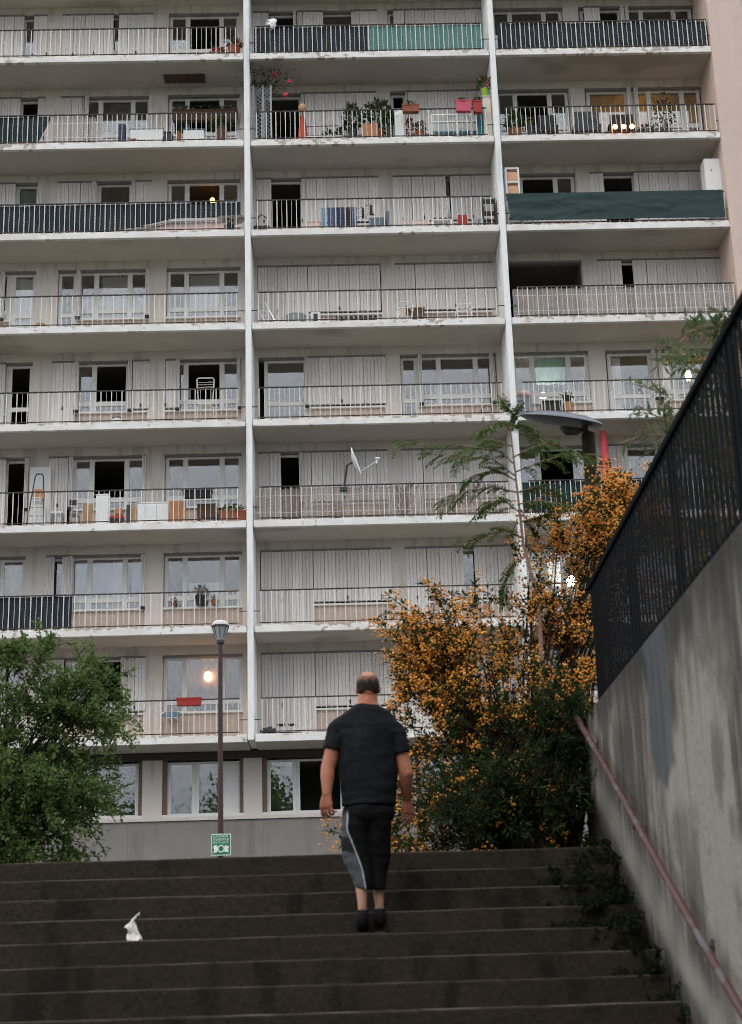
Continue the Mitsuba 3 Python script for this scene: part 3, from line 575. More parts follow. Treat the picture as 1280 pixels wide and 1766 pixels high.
for i, px in enumerate((.0, .235, .47)):
    k = thing('globe_light', ('glowing orange globe light, left of three at the railing', 'glowing orange globe light, middle of three at the railing', 'glowing orange globe light, right of three at the railing')[i], 'globe light', 'three globe lights in a row'); c = (8.10 + px, DD - .06, ROW['B'] + .36)
    obj('base', lathe([(0, 0), (.05, 0), (.045, .03), (0, .03)], 12, (c[0], c[1], c[2] - .13)), 'mat_charcoal', k); obj('hook', MB().tube([(c[0], c[1], c[2] - .12), (c[0], c[1] + .09, c[2] - .11)], .008, 4).tm(), 'mat_charcoal', k)
    obj('globe', {**mikit.ply(ball(c, (.07, .07, .07)), 'mat_cream', smooth=True), 'emitter': lamp('', (1.0, .34, .10), 1.5)}, None, k)
pot('B', 'potted_plant', 'tall wispy tree in a pot before the orange lit window', 9.464, 9.824, 0.305, 0.581, 'mat_charcoal', 1.72, n=260, spread=2.0, leafmat='mat_leaf_dark', L=.10)
pot('B', 'potted_plant', 'low spreading plant between the last armchair and the wispy tree', 8.905, 9.265, 0.316, 0.518, 'mat_charcoal', .72, n=130, spread=1.5, leafmat='mat_leaf_dark')
k = thing('room_lamp', 'warm lamp lighting the orange curtained room behind the glass, second right balcony from the top', 'lamp'); obj('bulb', {**mikit.ply(ball((9.2, W + 1.2, ROW['B'] + 2.1), (.12, .12, .12)), 'mat_cream', smooth=True), 'emitter': lamp('', (1.0, .66, .34), 6.5)}, None, k); obj('cable', box(9.19, 9.21, W + 1.19, W + 1.21, ROW['B'] + 2.22, ROW['B'] + 2.59), 'mat_black', k)

# row C
a, b_, _, _ = -8.873, -2.334, 0.199, 1.147
screen('C', 'long dark navy screen with a torn lower corner, third left balcony from the top', a - 2, b_, 'mat_screen_dark', poly=([-12, -5.9, -4.7, -4.2, -2.2], [.24, .24, .48, .60, .70]))
k = thing('covered_bundle', 'pale pink tarp stretched over a sloping bundle behind the torn screen', 'tarp'); bb = ROW['C']
m = m3.Manifold.hull_points(np.array([(-5.9, DD + .2, bb + .2), (-2.75, DD + .2, bb + .2), (-5.9, DD + .7, bb + .2), (-2.75, DD + .7, bb + .2), (-4.3, DD + .3, bb + .58), (-2.8, DD + .3, bb + .60), (-4.3, DD + .6, bb + .58), (-2.8, DD + .6, bb + .60)]))
obj('tarp', man(m), 'mat_pale_pink', k); obj('hem', MB().tube([(-5.9, DD + .19, bb + .22), (-4.3, DD + .28, bb + .60), (-2.8, DD + .28, bb + .62)], .02, 5).tm(), 'mat_white', k)
k = thing('round_table', 'white oval topped table behind the torn screen, beside the first fin', 'table')
obj('tabletop', lathe([(0, 0), (.36, 0), (.38, .02), (.36, .05), (0, .05)], 24, (-2.62, DD + .62, bb + .83)), 'mat_white', k, smooth=40); obj('leg', lathe([(.16, 0), (.03, .04), (.03, .62), (0, .62)], 12, (-2.62, DD + .62, bb + .205)), 'mat_grey', k)
pot('C', 'flower_pot', 'dark plant pot under the white oval table', -2.80, -2.52, .2, .44, 'mat_black', .62, n=40, y=.14)
k = thing('plant_stand', 'small black wire plant stand with an arched handle, left end of the laundry balcony', 'plant stand'); x0, x1, z0, z1 = -2, -1.507, 0.37, 0.882
obj('basket', bbox(x0, x1 - .05, DD + .35, DD + .6, bb + .3, bb + .5, .03), 'mat_black', k); wire(k, 'handle', [(x0 + .1, DD + .47, bb + .5), (x0 + .12, DD + .47, bb + z1 - .1), (x0 + .22, DD + .47, bb + z1), (x0 + .36, DD + .47, bb + z1 - .12)], .02, 'mat_black')
for q in (x0 + .05, x1 - .1): wire(k, 'leg', [(q, DD + .45, bb + .2), (q, DD + .45, bb + .3)], .015, 'mat_black')
carton('C', 'storage_box', 'low pale pink plastic box left of the drying rack', 'box', -0.523, -0.157, 0.34, 0.587, 'mat_pale_pink', lid='mat_pale_pink')
k = thing('drying_rack', 'wire clothes drying rack with one raised wing on the third middle balcony', 'drying rack'); x0, x1, z0, z1 = -0.154, 0.79, 0.422, 1.008
for yy in (.45, .6, .75): wire(k, 'rail', [(x0, DD + yy, bb + z1), (x1, DD + yy, bb + z1)], .008, 'mat_metal', 4)
wire(k, 'wing', [(x1, DD + .6, bb + z1 + .02), (x1 + .5, DD + .6, bb + z1 + .22), (x1 + .5, DD + .75, bb + z1 + .02), (x1 + .04, DD + .75, bb + z1 - .15)], .008, 'mat_charcoal', 4)
for q in (x0 + .05, x1 - .05): wire(k, 'leg', [(q, DD + .42, bb + .2), (q, DD + .75, bb + z1)], .01, 'mat_metal', 4); wire(k, 'leg', [(q, DD + .78, bb + .2), (q, DD + .45, bb + z1)], .01, 'mat_metal', 4)
for i, (mat, w, lab) in enumerate((('mat_skyblue', .15, 'faded light blue garment at the left end of the drying rack'), ('mat_jeans', .12, 'blue jeans leg hanging second on the drying rack'), ('mat_jeans', .11, 'dark blue cloth hanging third on the drying rack'), ('mat_navy', .22, 'wide dark navy garment in the middle of the drying rack'), ('mat_black', .20, 'black garment right of the navy one on the drying rack'), ('mat_jeans', .12, 'dark jeans at the right end of the drying rack'))):
    g = thing('garment', lab, 'laundry', 'laundry on the drying rack'); obj('cloth', drape(x0 + .02 + sum((.17, .13, .12, .23, .21, .13)[:i]), x0 + .02 + sum((.17, .13, .12, .23, .21, .13)[:i]) + w, DD + .42, bb + (.30, .44, .37, .25, .33, .41)[i], bb + z1 + .012, .018, .16), mat, g); 
    obj('fold', box(x0 + .02 + sum((.17, .13, .12, .23, .21, .13)[:i]), x0 + .02 + sum((.17, .13, .12, .23, .21, .13)[:i]) + w, DD + .42, DD + .475, bb + z1 + .013, bb + z1 + .02), mat, g)
for i in range(2):
    g = thing('sock', ('left of two small dark socks hanging from the raised wing', 'right of two small dark socks hanging from the raised wing')[i], 'sock', 'two socks on the rack wing'); q = x1 + .2 + .22 * i; zq = bb + z1 + .08 + .09 * i
    obj('sock', bbox(q, q + .08, DD + .585, DD + .615, zq - .26, zq), 'mat_black', g); obj('toe', bbox(q, q + .13, DD + .58, DD + .62, zq - .32, zq - .262), 'mat_black', g)
def lounge(r, key, label, x0, x1, zt, mat, legs):
    k = thing(key, label, 'armchair'); b = ROW[r]; fl = b + .2; y = DD + .4
    obj('backrest', bbox(x1 - .12, x1, y, y + .5, fl + .1, b + zt, .03), mat, k); obj('seat', bbox(x0 + .03, x1 - .125, y, y + .5, fl + .16, fl + .34, .03), mat, k); obj('armrest', bbox(x0, x1 - .125, y - .09, y - .003, fl + .1, fl + .46, .03), mat, k)
    for q in (x0 + .05, x1 - .1): obj('leg', box(q, q + .04, y, y + .04, fl, fl + .1), legs, k)
a, b_, _, z = 1.171, 1.763, 0.372, 0.904; lounge('C', 'armchair', 'blue grey upholstered armchair right of the drying rack', a, b_, z, 'mat_bluegrey', 'mat_brown')
def stool(r, label, x0, x1, zt, mat, legm, group=None, y=.5, name='stool'):
    k = thing(name, label, 'stool', group); b = ROW[r]
    obj('seat', bbox(x0, x1, DD + y, DD + y + x1 - x0, b + zt - .045, b + zt), mat, k)
    for q in (x0 + .015, x1 - .04):
        for yy in (DD + y + .015, DD + y + x1 - x0 - .04): obj('leg', box(q, q + .025, yy, yy + .025, b + .2, b + zt - .046), legm, k)
a, b_, _, z = 1.92, 2.336, 0.349, 0.614
stool('C', 'left of two low beige stools at the foot of the pillar', a, a + .24, .5, 'mat_cream', 'mat_wood', 'two beige stools'); stool('C', 'right of two low beige stools at the foot of the pillar', a + .26, a + .50, .5, 'mat_cream', 'mat_wood', 'two beige stools')
carton('C', 'storage_box', 'low beige chest between the stools and the white bench', 'box', 2.369, 2.865, 0.338, 0.657, 'mat_pale_pink', y=.55)
k = thing('shoe_bench', 'white slatted bench with shoes on top, under the dark shutter gap', 'bench'); x0, x1, z0, z1 = 2.902, 3.461, 0.267, 0.585
for q in (.0, .11, .22): obj('slat', bbox(x0, x1, DD + .35 + q, DD + .44 + q, bb + z1 - .04, bb + z1), 'mat_white', k)
for q in (x0, x1 - .05): obj('leg', box(q, q + .05, DD + .36, DD + .66, bb + .2, bb + z1 - .041), 'mat_white', k)
obj('shelf', box(x0 + .051, x1 - .051, DD + .37, DD + .64, bb + .34, bb + .37), 'mat_white', k)
for i in range(4):
    g = thing('shoe', ('dark shoe at the left end of the white bench', 'dark shoe, second from the left on the white bench', 'dark shoe, third from the left on the white bench', 'black shoe at the right end of the white bench')[i], 'shoe', 'shoes on the white bench'); q = x0 + .04 + .15 * i
    obj('sole', box(q, q + .12, DD + .42, DD + .66, bb + z1 + .003, bb + z1 + .02), 'mat_brown', g); obj('upper', ball((q + .06, DD + .53, bb + z1 + .06), (.055, .11, .055)), 'mat_charcoal', g, smooth=True)
carton('C', 'crate', 'red plastic crate right of the white shoe bench', 'crate', 3.624, 3.895, 0.273, 0.697, 'mat_red', d=.3)
for i, (a, b_) in enumerate(((4.02, 4.20), (4.22, 4.40))): carton('C', 'crate', ('grey crate touching the red one', 'grey crate standing before the dark shelf')[i], 'crate', a, b_, .2, .62, 'mat_grey', group='two grey crates', d=.3, y=.42)
k = thing('shelf_rack', 'dark shelf with brown boxes in the right corner of the laundry balcony', 'shelf'); x0, x1, z0, z1 = 4.324, 4.692, 0.257, 1.198
for q in (x0, x1 - .03): obj('post', box(q, q + .03, DD + .35, DD + .65, bb + .2, bb + z1), 'mat_charcoal', k)
for q in (.25, .52, .80, z1 - .03): obj('board', box(x0 + .031, x1 - .031, DD + .36, DD + .65, bb + q, bb + q + .025), 'mat_grey' if q > .6 else 'mat_brown', k)
obj('box', bbox(x0 + .04, x1 - .04, DD + .38, DD + .6, bb + .278, bb + .5), 'mat_brown', k); obj('box', bbox(x0 + .05, x1 - .05, DD + .4, DD + .6, bb + .828, bb + 1.0), 'mat_grey', k)
k = thing('shelf_unit', 'white framed open shelf with orange contents beside the second fin, above the dark green tarp', 'shelf'); x0, x1, z0, z1 = 4.996, 5.383, 1.283, 2.092
for q in (x0, x1 - .045): obj('post', box(q, q + .045, DD + .28, DD + .6, bb + .2, bb + z1), 'mat_white', k)
for q in (z1 - .045, z1 - .47, z1 - .9, .3): obj('board', box(x0 + .046, x1 - .046, DD + .282, DD + .6, bb + q, bb + q + .045), 'mat_white', k)
for q in (z1 - .424, z1 - .854): obj('box', bbox(x0 + .05, x1 - .05, DD + .3, DD + .58, bb + q, bb + q + .30), 'mat_peach', k)
k = carton('C', 'wardrobe', 'tall pale grey wardrobe at the right end of the dark green tarp balcony', 'wardrobe', 10.583, 11.036, 0.304, 2.297, 'mat_white', d=.45); obj('handle', box(10.75, 10.79, DD + .33, DD + .349, ROW['C'] + 1.9, ROW['C'] + 1.95), 'mat_grey', k)
x0, x1, _, _ = 4.945, 10.935, 0.198, 1.098
k = thing('tarp_screen', 'dark green tarpaulin stretched over the whole railing, third right balcony from the top', 'tarp'); xs = np.linspace(x0, x1, 120); v = []
zs_ = np.linspace(.30, 1.13, 14)
for x in xs:
    for z in zs_:
        t = (z - .3) / .83; w_ = meshkit.fbm(np.array([x * 1.1, z * 4.5, 0.3]), 3) - .5
        v.append((x + .10 * (1 - t) * math.exp(-(x - x0) * 1.2), DD + .015 - .10 * w_ * math.sin(t * 3.1) - .015, bb + z + .02 * (meshkit.noise(np.array([x * 2., 0, 1.])) - .5) * (1 - t)))
n_ = len(zs_); obj('cloth', trimesh.Trimesh(v, [q for i in range(len(xs) - 1) for j in range(n_ - 1) for a in [i * n_ + j] for q in ([a, a + n_, a + n_ + 1], [a, a + n_ + 1, a + 1])], process=False), 'mat_tarp', k, smooth=True)
for q in np.linspace(x0 + .1, x1 - .1, 9): obj('tie', box(q, q + .03, DD + .0, DD + .09, bb + 1.11, bb + 1.14), 'mat_black', k)

# row D
carton('D', 'storage_box', 'small brown cardboard box on the edge of the fourth left balcony from the top', 'box', -7.843, -7.626, 0.268, 0.471, 'mat_wood', d=.2)
bb = ROW['D']
def ladder(key, label, x0, x1, z0, z1, y, lean, mat, r, n=6):
    k = thing(key, label, 'ladder')
    for q, t in ((x0, x1), (x0 + .28, x1 + .28)): wire(k, 'rail', [(q, y, r + z0), (t, y + lean, r + z1)], .02, mat)
    for i in range(n): t = (i + .7) / n; wire(k, 'rung', [(x0 + (x1 - x0) * t, y + lean * t, r + z0 + (z1 - z0) * t), (x0 + .28 + (x1 - x0) * t, y + lean * t, r + z0 + (z1 - z0) * t)], .014, mat, 5)
ladder('folded_ladder', 'pale folded ladder leaning in the left corner against the first fin, fourth middle balcony', -1.60, -2.0, .2, 1.12, DD + .5, .3, 'mat_metal', bb)
k = thing('wash_basin', 'round grey plastic tub on the floor, fourth middle balcony', 'tub'); x0, x1, z0, z1 = -1.117, -0.633, 0.32, 0.659
obj('tub', lathe([(0, 0), (.2, 0), (.26, z1 - .26), (.28, z1 - .24), (.25, z1 - .24), (.18, .04), (0, .04)], 20, ((x0 + x1) / 2, DD + .65, bb + .205)), 'mat_grey', k, smooth=40); obj('cloth', ball(((x0 + x1) / 2, DD + .65, bb + z1 - .03), (.2, .2, .05)), 'mat_cream', k, smooth=True)
k = carton('D', 'heater_box', 'small white box with a dark square opening, left of the black trough', 'box', -0.477, -0.212, 0.308, 0.614, 'mat_white', d=.25); x0, x1, z0, z1 = -0.415, -0.274, 0.393, 0.563; obj('grille', box(x0, x1, DD + .335, DD + .349, bb + .3, bb + z1), 'mat_charcoal', k)
k = thing('crate_row', 'long low black slotted planter trough along the railing, fourth middle balcony', 'planter'); x0, x1, z0, z1 = 0.192, 1.31, 0.212, 0.398
obj('base', box(x0, x1, DD + .15, DD + .34, bb + .2, bb + .27), 'mat_charcoal', k)
for i in range(9): q = x0 + (x1 - x0) * i / 9; obj('cell', bbox(q + .012, q + (x1 - x0) / 9 - .012, DD + .15, DD + .34, bb + .272, bb + z1), 'mat_black', k)
obj('lip', box(x0, x1, DD + .34, DD + .36, bb + .27, bb + z1 + .01), 'mat_cream', k)
def metal_chair(key, label, x0, z1, flip=1, y=.5):
    k = thing(key, label, 'chair', 'white metal garden chairs'); y = DD + y; f = flip
    X = lambda q: x0 + (q if f > 0 else .46 - q)
    for yy in (y, y + .4): wire(k, 'arm', [(X(.08), yy, bb + .2), (X(.02), yy, bb + z1 - .12), (X(.12), yy, bb + z1 - .02), (X(.40), yy, bb + z1 - .02), (X(.46), yy, bb + z1 - .14), (X(.36), yy, bb + .2)], .017, 'mat_white')
    obj('seat', bbox(min(X(.06), X(.42)), max(X(.06), X(.42)), y + .03, y + .37, bb + .48, bb + .51), 'mat_white', k)
    for i in range(4): obj('slat', box(min(X(.05), X(.09)), max(X(.05), X(.09)), y + .02, y + .38, bb + .56 + .09 * i, bb + .62 + .09 * i), 'mat_metal', k)
a, b_, _, z = 1.847, 2.287, 0.339, 0.954; metal_chair('metal_chair', 'white metal chair tucked against the small dark table, fourth middle balcony', a, z)
k = thing('side_table', 'small square table with a dark top beside the pillar, fourth middle balcony', 'table'); x0, x1, z0, z1 = 2.04, 2.655, 0.377, 0.925
obj('tabletop', bbox(x0 + .1, x1, DD + .95, DD + 1.35, bb + z1 + .02, bb + z1 + .06), 'mat_wood', k); obj('apron', box(x0 + .13, x1 - .03, DD + .98, DD + 1.3, bb + z1 - .35, bb + z1 + .018), 'mat_brown', k)
for q in (x0 + .12, x1 - .06): obj('leg', box(q, q + .04, DD + 1.0, DD + 1.04, bb + .2, bb + z1 - .352), 'mat_brown', k)
a, b_, _, z = 3.466, 3.906, 0.303, 0.85; metal_chair('metal_chair', 'white metal chair standing alone at the right, fourth middle balcony', a, z, -1)
a, b_, _, _ = 4.976, 10.914, 0.15, 1.138; reed('D', 'long pale grey reed screen covering the fourth right balcony railing', a, b_, 'mat_reed_grey', gap=.006)

# row E
bb = ROW['E']
k = thing('bucket', 'small white bucket with a dark rim on the fifth left balcony', 'bucket'); x0, x1, z0, z1 = -5.762, -5.503, 0.29, 0.486
obj('pail', lathe([(0, 0), (.10, 0), (.13, .22), (.115, .22), (.09, .02), (0, .02)], 18, ((x0 + x1) / 2, DD + .4, bb + .205)), 'mat_white', k, smooth=40); obj('rim', lathe([(.12, .222), (.14, .222), (.14, .25), (.12, .25), (.12, .222)], 18, ((x0 + x1) / 2, DD + .4, bb + .205)), 'mat_charcoal', k)
wire(k, 'handle', [((x0 + x1) / 2 - .13, DD + .4, bb + .44), ((x0 + x1) / 2, DD + .36, bb + .49), ((x0 + x1) / 2 + .13, DD + .4, bb + .44)], .006, 'mat_charcoal', 4)
k = thing('high_chair', 'tall white tubular folding chair before the open window, beside the first fin', 'chair'); x0, x1, z0, z1 = -3.573, -2.988, 0.342, 1.596; y = DD + .55
for q, s in ((x0 + .02, 1), (x1 - .1, -1)): wire(k, 'leg', [(q, y, bb + .2), (q + .04 * s, y + .05, bb + .95), (q, y, bb + z1 - .03)], .014, 'mat_white')
wire(k, 'top_bar', [(x0 + .02, y, bb + z1 - .05), (x0 + .06, y, bb + z1), (x1 - .14, y, bb + z1), (x1 - .1, y, bb + z1 - .05)], .014, 'mat_white')
for i in range(4): wire(k, 'slat', [(x0 + .03, y, bb + z1 - .12 - .07 * i), (x1 - .11, y, bb + z1 - .12 - .07 * i)], .009, 'mat_cream', 5)
obj('seat', bbox(x0 + .04, x1 - .12, y - .1, y + .25, bb + .82, bb + .85), 'mat_white', k)
k = thing('hose', 'thin curved pale hose looped over the floor, fifth middle balcony', 'hose'); wire(k, 'tube', [(4.05, DD + .5, bb + .22), (4.0, DD + .5, bb + .5), (4.12, DD + .5, bb + .62), (4.26, DD + .5, bb + .58), (4.36, DD + .5, bb + .21)], .016, 'mat_brown'); wire(k, 'nozzle', [(4.36, DD + .5, bb + .218), (4.42, DD + .45, bb + .218)], .018, 'mat_charcoal')
k = thing('draped_rack', 'rack with pale washing draped over it, beside the second fin on the fifth right balcony', 'drying rack'); x0, x1, z0, z1 = 4.983, 5.37, 0.226, 1.05
obj('cloth', drape(x0, x1, DD + .45, bb + .3, bb + z1 - .22, .04, .2), 'mat_grey', k); obj('pile', ball(((x0 + x1) / 2, DD + .6, bb + z1 - .12), (.2, .2, .12)), 'mat_pale_pink', k, smooth=True)
for q in (x0 + .03, x1 - .03): wire(k, 'leg', [(q, DD + .5, bb + .2), (q, DD + .6, bb + z1 - .2)], .012, 'mat_metal', 5)
k = thing('pet_crate', 'dark crate with a pale frame behind the bars, fifth right balcony', 'crate'); x0, x1, z0, z1 = 5.604, 6.176, 0.256, 0.749
obj('box', box(x0 + .03, x1 - .03, DD + .5, DD + .9, bb + .2, bb + z1 - .03), 'mat_black', k)
obj('frame', MB().box(x0, x1, DD + .45, DD + .498, bb + z1 - .028, bb + z1).box(x0, x0 + .03, DD + .45, DD + .498, bb + .2, bb + z1 - .03).box(x1 - .03, x1, DD + .45, DD + .498, bb + .2, bb + z1 - .03).tm(), 'mat_cream', k)
k = thing('wooden_tub', 'round light wooden tub beside the dark crate, fifth right balcony', 'tub'); x0, x1, z0, z1 = 6.205, 6.467, 0.246, 0.69
obj('tub', lathe([(0, 0), (.13, 0), (.15, z1 - .2), (.13, z1 - .2), (.12, .03), (0, .03)], 18, ((x0 + x1) / 2, DD + .65, bb + .203)), 'mat_orange_wood', k, smooth=40); obj('hoop', lathe([(.146, z1 - .29), (.158, z1 - .29), (.158, z1 - .26), (.146, z1 - .26), (.146, z1 - .29)], 18, ((x0 + x1) / 2, DD + .65, bb + .203)), 'mat_wood', k)
pot('E', 'flower_pot', 'black flower pot standing on the light wooden tub', (x0 + x1) / 2 - .12, (x0 + x1) / 2 + .12, 0, z1 + .2, 'mat_black', z1 + .26, zb=z1 + .006, y=.53, n=20)
k = thing('ceiling_lamp', 'glowing white lamp behind the green tinted window, fifth right balcony', 'lamp'); obj('shade', {**mikit.ply(ball((5.92, W + .75, bb + 1.52), (.15, .12, .085)), 'mat_cream', smooth=True), 'emitter': lamp('', (1.0, .93, .78), 11)}, None, k); obj('stem', box(5.91, 5.93, W + .74, W + .76, bb + 1.606, bb + 2.59), 'mat_black', k)
k = thing('wall_lamp', 'yellow lamp glowing in the last window of the fifth right balcony', 'lamp'); obj('shade', {**mikit.ply(ball((9.98, W + .6, bb + 1.95), (.085, .085, .17)), 'mat_cream', smooth=True), 'emitter': lamp('', (1.0, .72, .16), 7)}, None, k); obj('stem', box(9.97, 9.99, W + .59, W + .61, bb + 2.121, bb + 2.59), 'mat_black', k)

# row F
bb = ROW['F']
k = thing('white_board', 'tall white board leaning on the pillar behind the stepladder', 'board'); x0, x1, z0, z1 = -8.021, -7.488, 0.514, 2.17
obj('board', box(x0, x1, DD + 1.22, DD + 1.25, bb + .2, bb + z1), 'mat_white', k); obj('edging', MB().box(x0 - .02, x0 - .001, DD + 1.21, DD + 1.255, bb + .2, bb + z1 + .02).box(x1 + .001, x1 + .02, DD + 1.21, DD + 1.255, bb + .2, bb + z1 + .02).tm(), 'mat_cream', k)
k = thing('stepladder', 'aluminium stepladder with broad treads in front of the tall white board', 'ladder'); x0, x1, z0, z1 = -7.952, -7.472, 0.349, 1.854; y = DD + .5; xm = (x0 + x1) / 2; hw = (x1 - x0) / 2
for s in (-1, 1): wire(k, 'rail', [(xm + s * hw, y, bb + .2), (xm + s * hw * .45, y + .35, bb + z1 - .08), (xm + s * hw * .3, y + .36, bb + z1)], .018, 'mat_charcoal'); wire(k, 'rear_leg', [(xm + s * hw * .9, y + .75, bb + .2), (xm + s * hw * .5, y + .42, bb + 1.3)], .014, 'mat_metal')
wire(k, 'top_bar', [(xm - hw * .3, y + .36, bb + z1), (xm + hw * .3, y + .36, bb + z1)], .018, 'mat_charcoal')
for i in range(4): t = .10 + .16 * i; obj('tread', bbox(xm - hw * (1 - .55 * t) + .03, xm + hw * (1 - .55 * t) - .03, y + .35 * t - .05, y + .35 * t + .05, bb + .2 + (z1 - .28) * t, bb + .235 + (z1 - .28) * t), 'mat_metal', k)
obj('tray', bbox(xm - hw * .55, xm + hw * .55, y + .15, y + .5, bb + 1.05, bb + 1.09), 'mat_metal', k)
carton('F', 'tool_box', 'brown box resting on the top tray of the stepladder', 'box', xm - .12, xm + .17, 1.094, 1.38, 'mat_orange_wood', y=.68, d=.2, floor=False)
a, b_, _, z = -7.313, -6.998, 0.335, 0.697; stool('F', 'low stool with a white seat right of the stepladder', a, b_, z, 'mat_white', 'mat_charcoal', y=.5)
k = thing('folding_chair', 'slim grey folding chair with a black top bar, between stool and shutter', 'chair'); x0, x1, z0, z1 = -6.827, -6.603, 0.295, 0.971
obj('seat', bbox(x0, x1, DD + .4, DD + .75, bb + .6, bb + .63), 'mat_grey', k); obj('backrest', bbox(x0, x1, DD + .4, DD + .42, bb + z1 - .14, bb + z1), 'mat_black', k)
for q in (x0 + .012, x1 - .012): wire(k, 'leg', [(q, DD + .41, bb + .2), (q, DD + .41, bb + z1)], .012, 'mat_charcoal', 5); wire(k, 'leg', [(q, DD + .74, bb + .2), (q, DD + .74, bb + .6)], .012, 'mat_charcoal', 5)
k = thing('plank', 'brown wooden board leaning upright left of the white column cabinet', 'board'); x0, x1, z0, z1 = -6.484, -6.229, 0.317, 0.899; obj('board', bbox(x0, x1, DD + .5, DD + .53, bb + .2, bb + z1, .006), 'mat_wood', k); obj('batten', box(x0 + .02, x1 - .02, DD + .531, DD + .55, bb + z1 - .15, bb + z1 - .08), 'mat_brown', k)
carton('F', 'column_cabinet', 'tall narrow white cabinet under the open dark window, sixth left balcony', 'cabinet', -6.141, -5.811, 0.262, 1.111, 'mat_white', lid='mat_white', y=.4)
k = thing('toy_car', 'red and orange ride-on toy car behind the railing, sixth left balcony', 'toy'); x0, x1, z0, z1 = -5.794, -5.42, 0.378, 0.755; y = DD + .4
obj('body', bbox(x0, x1, y, y + .28, bb + .40, bb + .54, .04), 'mat_red', k); obj('seat', bbox(x0 + .14, x1 - .04, y + .03, y + .25, bb + .543, bb + z1, .04), 'mat_orange_wood', k); obj('stand', box(x0 + .03, x1 - .03, y + .03, y + .25, bb + .2, bb + .28), 'mat_white', k)
for q in (x0 + .08, x1 - .08): obj('wheel', trimesh.creation.cylinder(radius=.08, height=.05, sections=16, transform=trimesh.transformations.rotation_matrix(math.pi / 2, [1, 0, 0], [0, 0, 0])).apply_translation((q, y - .028, bb + .37)), 'mat_black', k)
k = thing('plank', 'brown board and dark offcut leaning right of the toy car', 'board'); x0, x1, z0, z1 = -5.359, -5.089, 0.289, 0.84; obj('board', bbox(x0, x0 + .12, DD + .5, DD + .53, bb + .2, bb + z1, .006), 'mat_charcoal', k); obj('board', bbox(x0 + .125, x1, DD + .5, DD + .53, bb + .2, bb + z1 - .05, .006), 'mat_wood', k)
k = carton('F', 'cabinet', 'wide low white cabinet in front of the pillar, sixth left balcony', 'cabinet', -5.074, -4.279, 0.276, 0.89, 'mat_white', lid='mat_white', y=.5, d=.4)
for q in (-4.88, -4.58): obj('gap', box(q, q + .008, DD + .4905, DD + .4995, bb + .24, bb + .82), 'mat_grey', k)
k = thing('wood_board', 'square orange wooden board leaning behind the railing, right of the wide white cabinet', 'board'); x0, x1, z0, z1 = -4.238, -3.804, 0.23, 0.89; obj('board', bbox(x0, x1, DD + .45, DD + .48, bb + .2, bb + z1, .006), 'mat_orange_wood', k); obj('batten', box(x0 + .05, x1 - .05, DD + .481, DD + .51, bb + z1 - .12, bb + z1 - .05), 'mat_wood', k)
trough('F', 'window_box', 'black planter hung on the railing before the blue reflecting window', -3.869, -3.107, 0.883, 1.071, 'mat_black', y=.1)
k = thing('wicker_chair', 'dark wicker chair turned to the wall, sixth left balcony', 'chair'); x0, x1, z0, z1 = -3.519, -3.009, 0.211, 0.792; obj('backrest', bbox(x0, x1, DD + .4, DD + .46, bb + .4, bb + z1, .02), 'mat_brown', k); obj('seat', bbox(x0, x1, DD + .463, DD + .85, bb + .5, bb + .58), 'mat_brown', k); obj('cushion', bbox(x0 + .03, x1 - .03, DD + .47, DD + .83, bb + .583, bb + .64, .02), 'mat_orange_wood', k)
for q in (x0 + .01, x1 - .05): obj('leg', box(q, q + .04, DD + .41, DD + .45, bb + .2, bb + .398), 'mat_brown', k); obj('leg', box(q, q + .04, DD + .8, DD + .84, bb + .2, bb + .498), 'mat_brown', k)
trough('F', 'floor_planter', 'wide terracotta planter with dry brown plants beside the first fin, sixth left balcony', -2.942, -2.254, 0.243, 0.556, 'mat_terracotta', plants=.16, y=.3, d=.26)
pot('F', 'flower_pot', 'dark pot with a small brown plant between wicker chair and terracotta planter', -3.137, -2.957, 0.283, 0.566, 'mat_bluegrey', .8, n=40, y=.62)
k = thing('satellite_dish', 'white satellite dish seen edge on, clamped to the sixth middle balcony railing', 'satellite dish')
cx, cz, cy = .55, bb + 1.62, DD - .25
prof = [(0.0, 0.0)] + [(.36 * t, .085 * t * t) for t in np.linspace(.15, 1, 9)] + [(.36 * t, .085 * t * t - .012) for t in np.linspace(1, .15, 9)] + [(0, -.012)]
ds = lathe(prof, 32); ds.apply_transform(trimesh.transformations.rotation_matrix(math.radians(74), [0, 1, 0])); ds.apply_transform(trimesh.transformations.rotation_matrix(math.radians(-10), [0, 0, 1])); ds.apply_translation((cx, cy, cz)); obj('dish', ds, 'mat_white', k, smooth=40)
wire(k, 'bracket', [(cx - .02, cy, cz - .02), (cx - .16, cy + .1, cz - .06), (cx - .24, cy + .28, bb + 1.06)], .028, 'mat_charcoal'); wire(k, 'feed_arm', [(cx + .06, cy, cz - .34), (cx + .60, cy - .04, cz - .02)], .012, 'mat_white')
obj('receiver', MB().tube([(cx + .57, cy - .05, cz + .06), (cx + .69, cy - .05, cz + .06)], .028, 8).tube([(cx + .60, cy - .04, cz - .08), (cx + .62, cy - .04, cz + .05)], .018, 6).tm(), 'mat_white', k); obj('clamp', bbox(cx - .36, cx - .16, DD + .01, DD + .1, bb + .92, bb + 1.04), 'mat_charcoal', k)
a, b_, _, _ = -2.001, 4.284, 0.201, 1.095; reed('F', 'translucent brown grey reed screen on the sixth middle balcony with the satellite dish', a, b_, 'mat_reed_brown', gap=.009)
carton('F', 'storage_box', 'black box half hidden behind the brown grey reed screen', 'box', 0.04, 0.266, 0.316, 0.71, 'mat_black', lid='mat_black')
k = thing('dry_palm', 'dried dark palm frond standing behind the brown grey reed screen', 'dead plant'); x0, x1, z0, z1 = 1.599, 2.082, 0.275, 1.208; xm = (x0 + x1) / 2
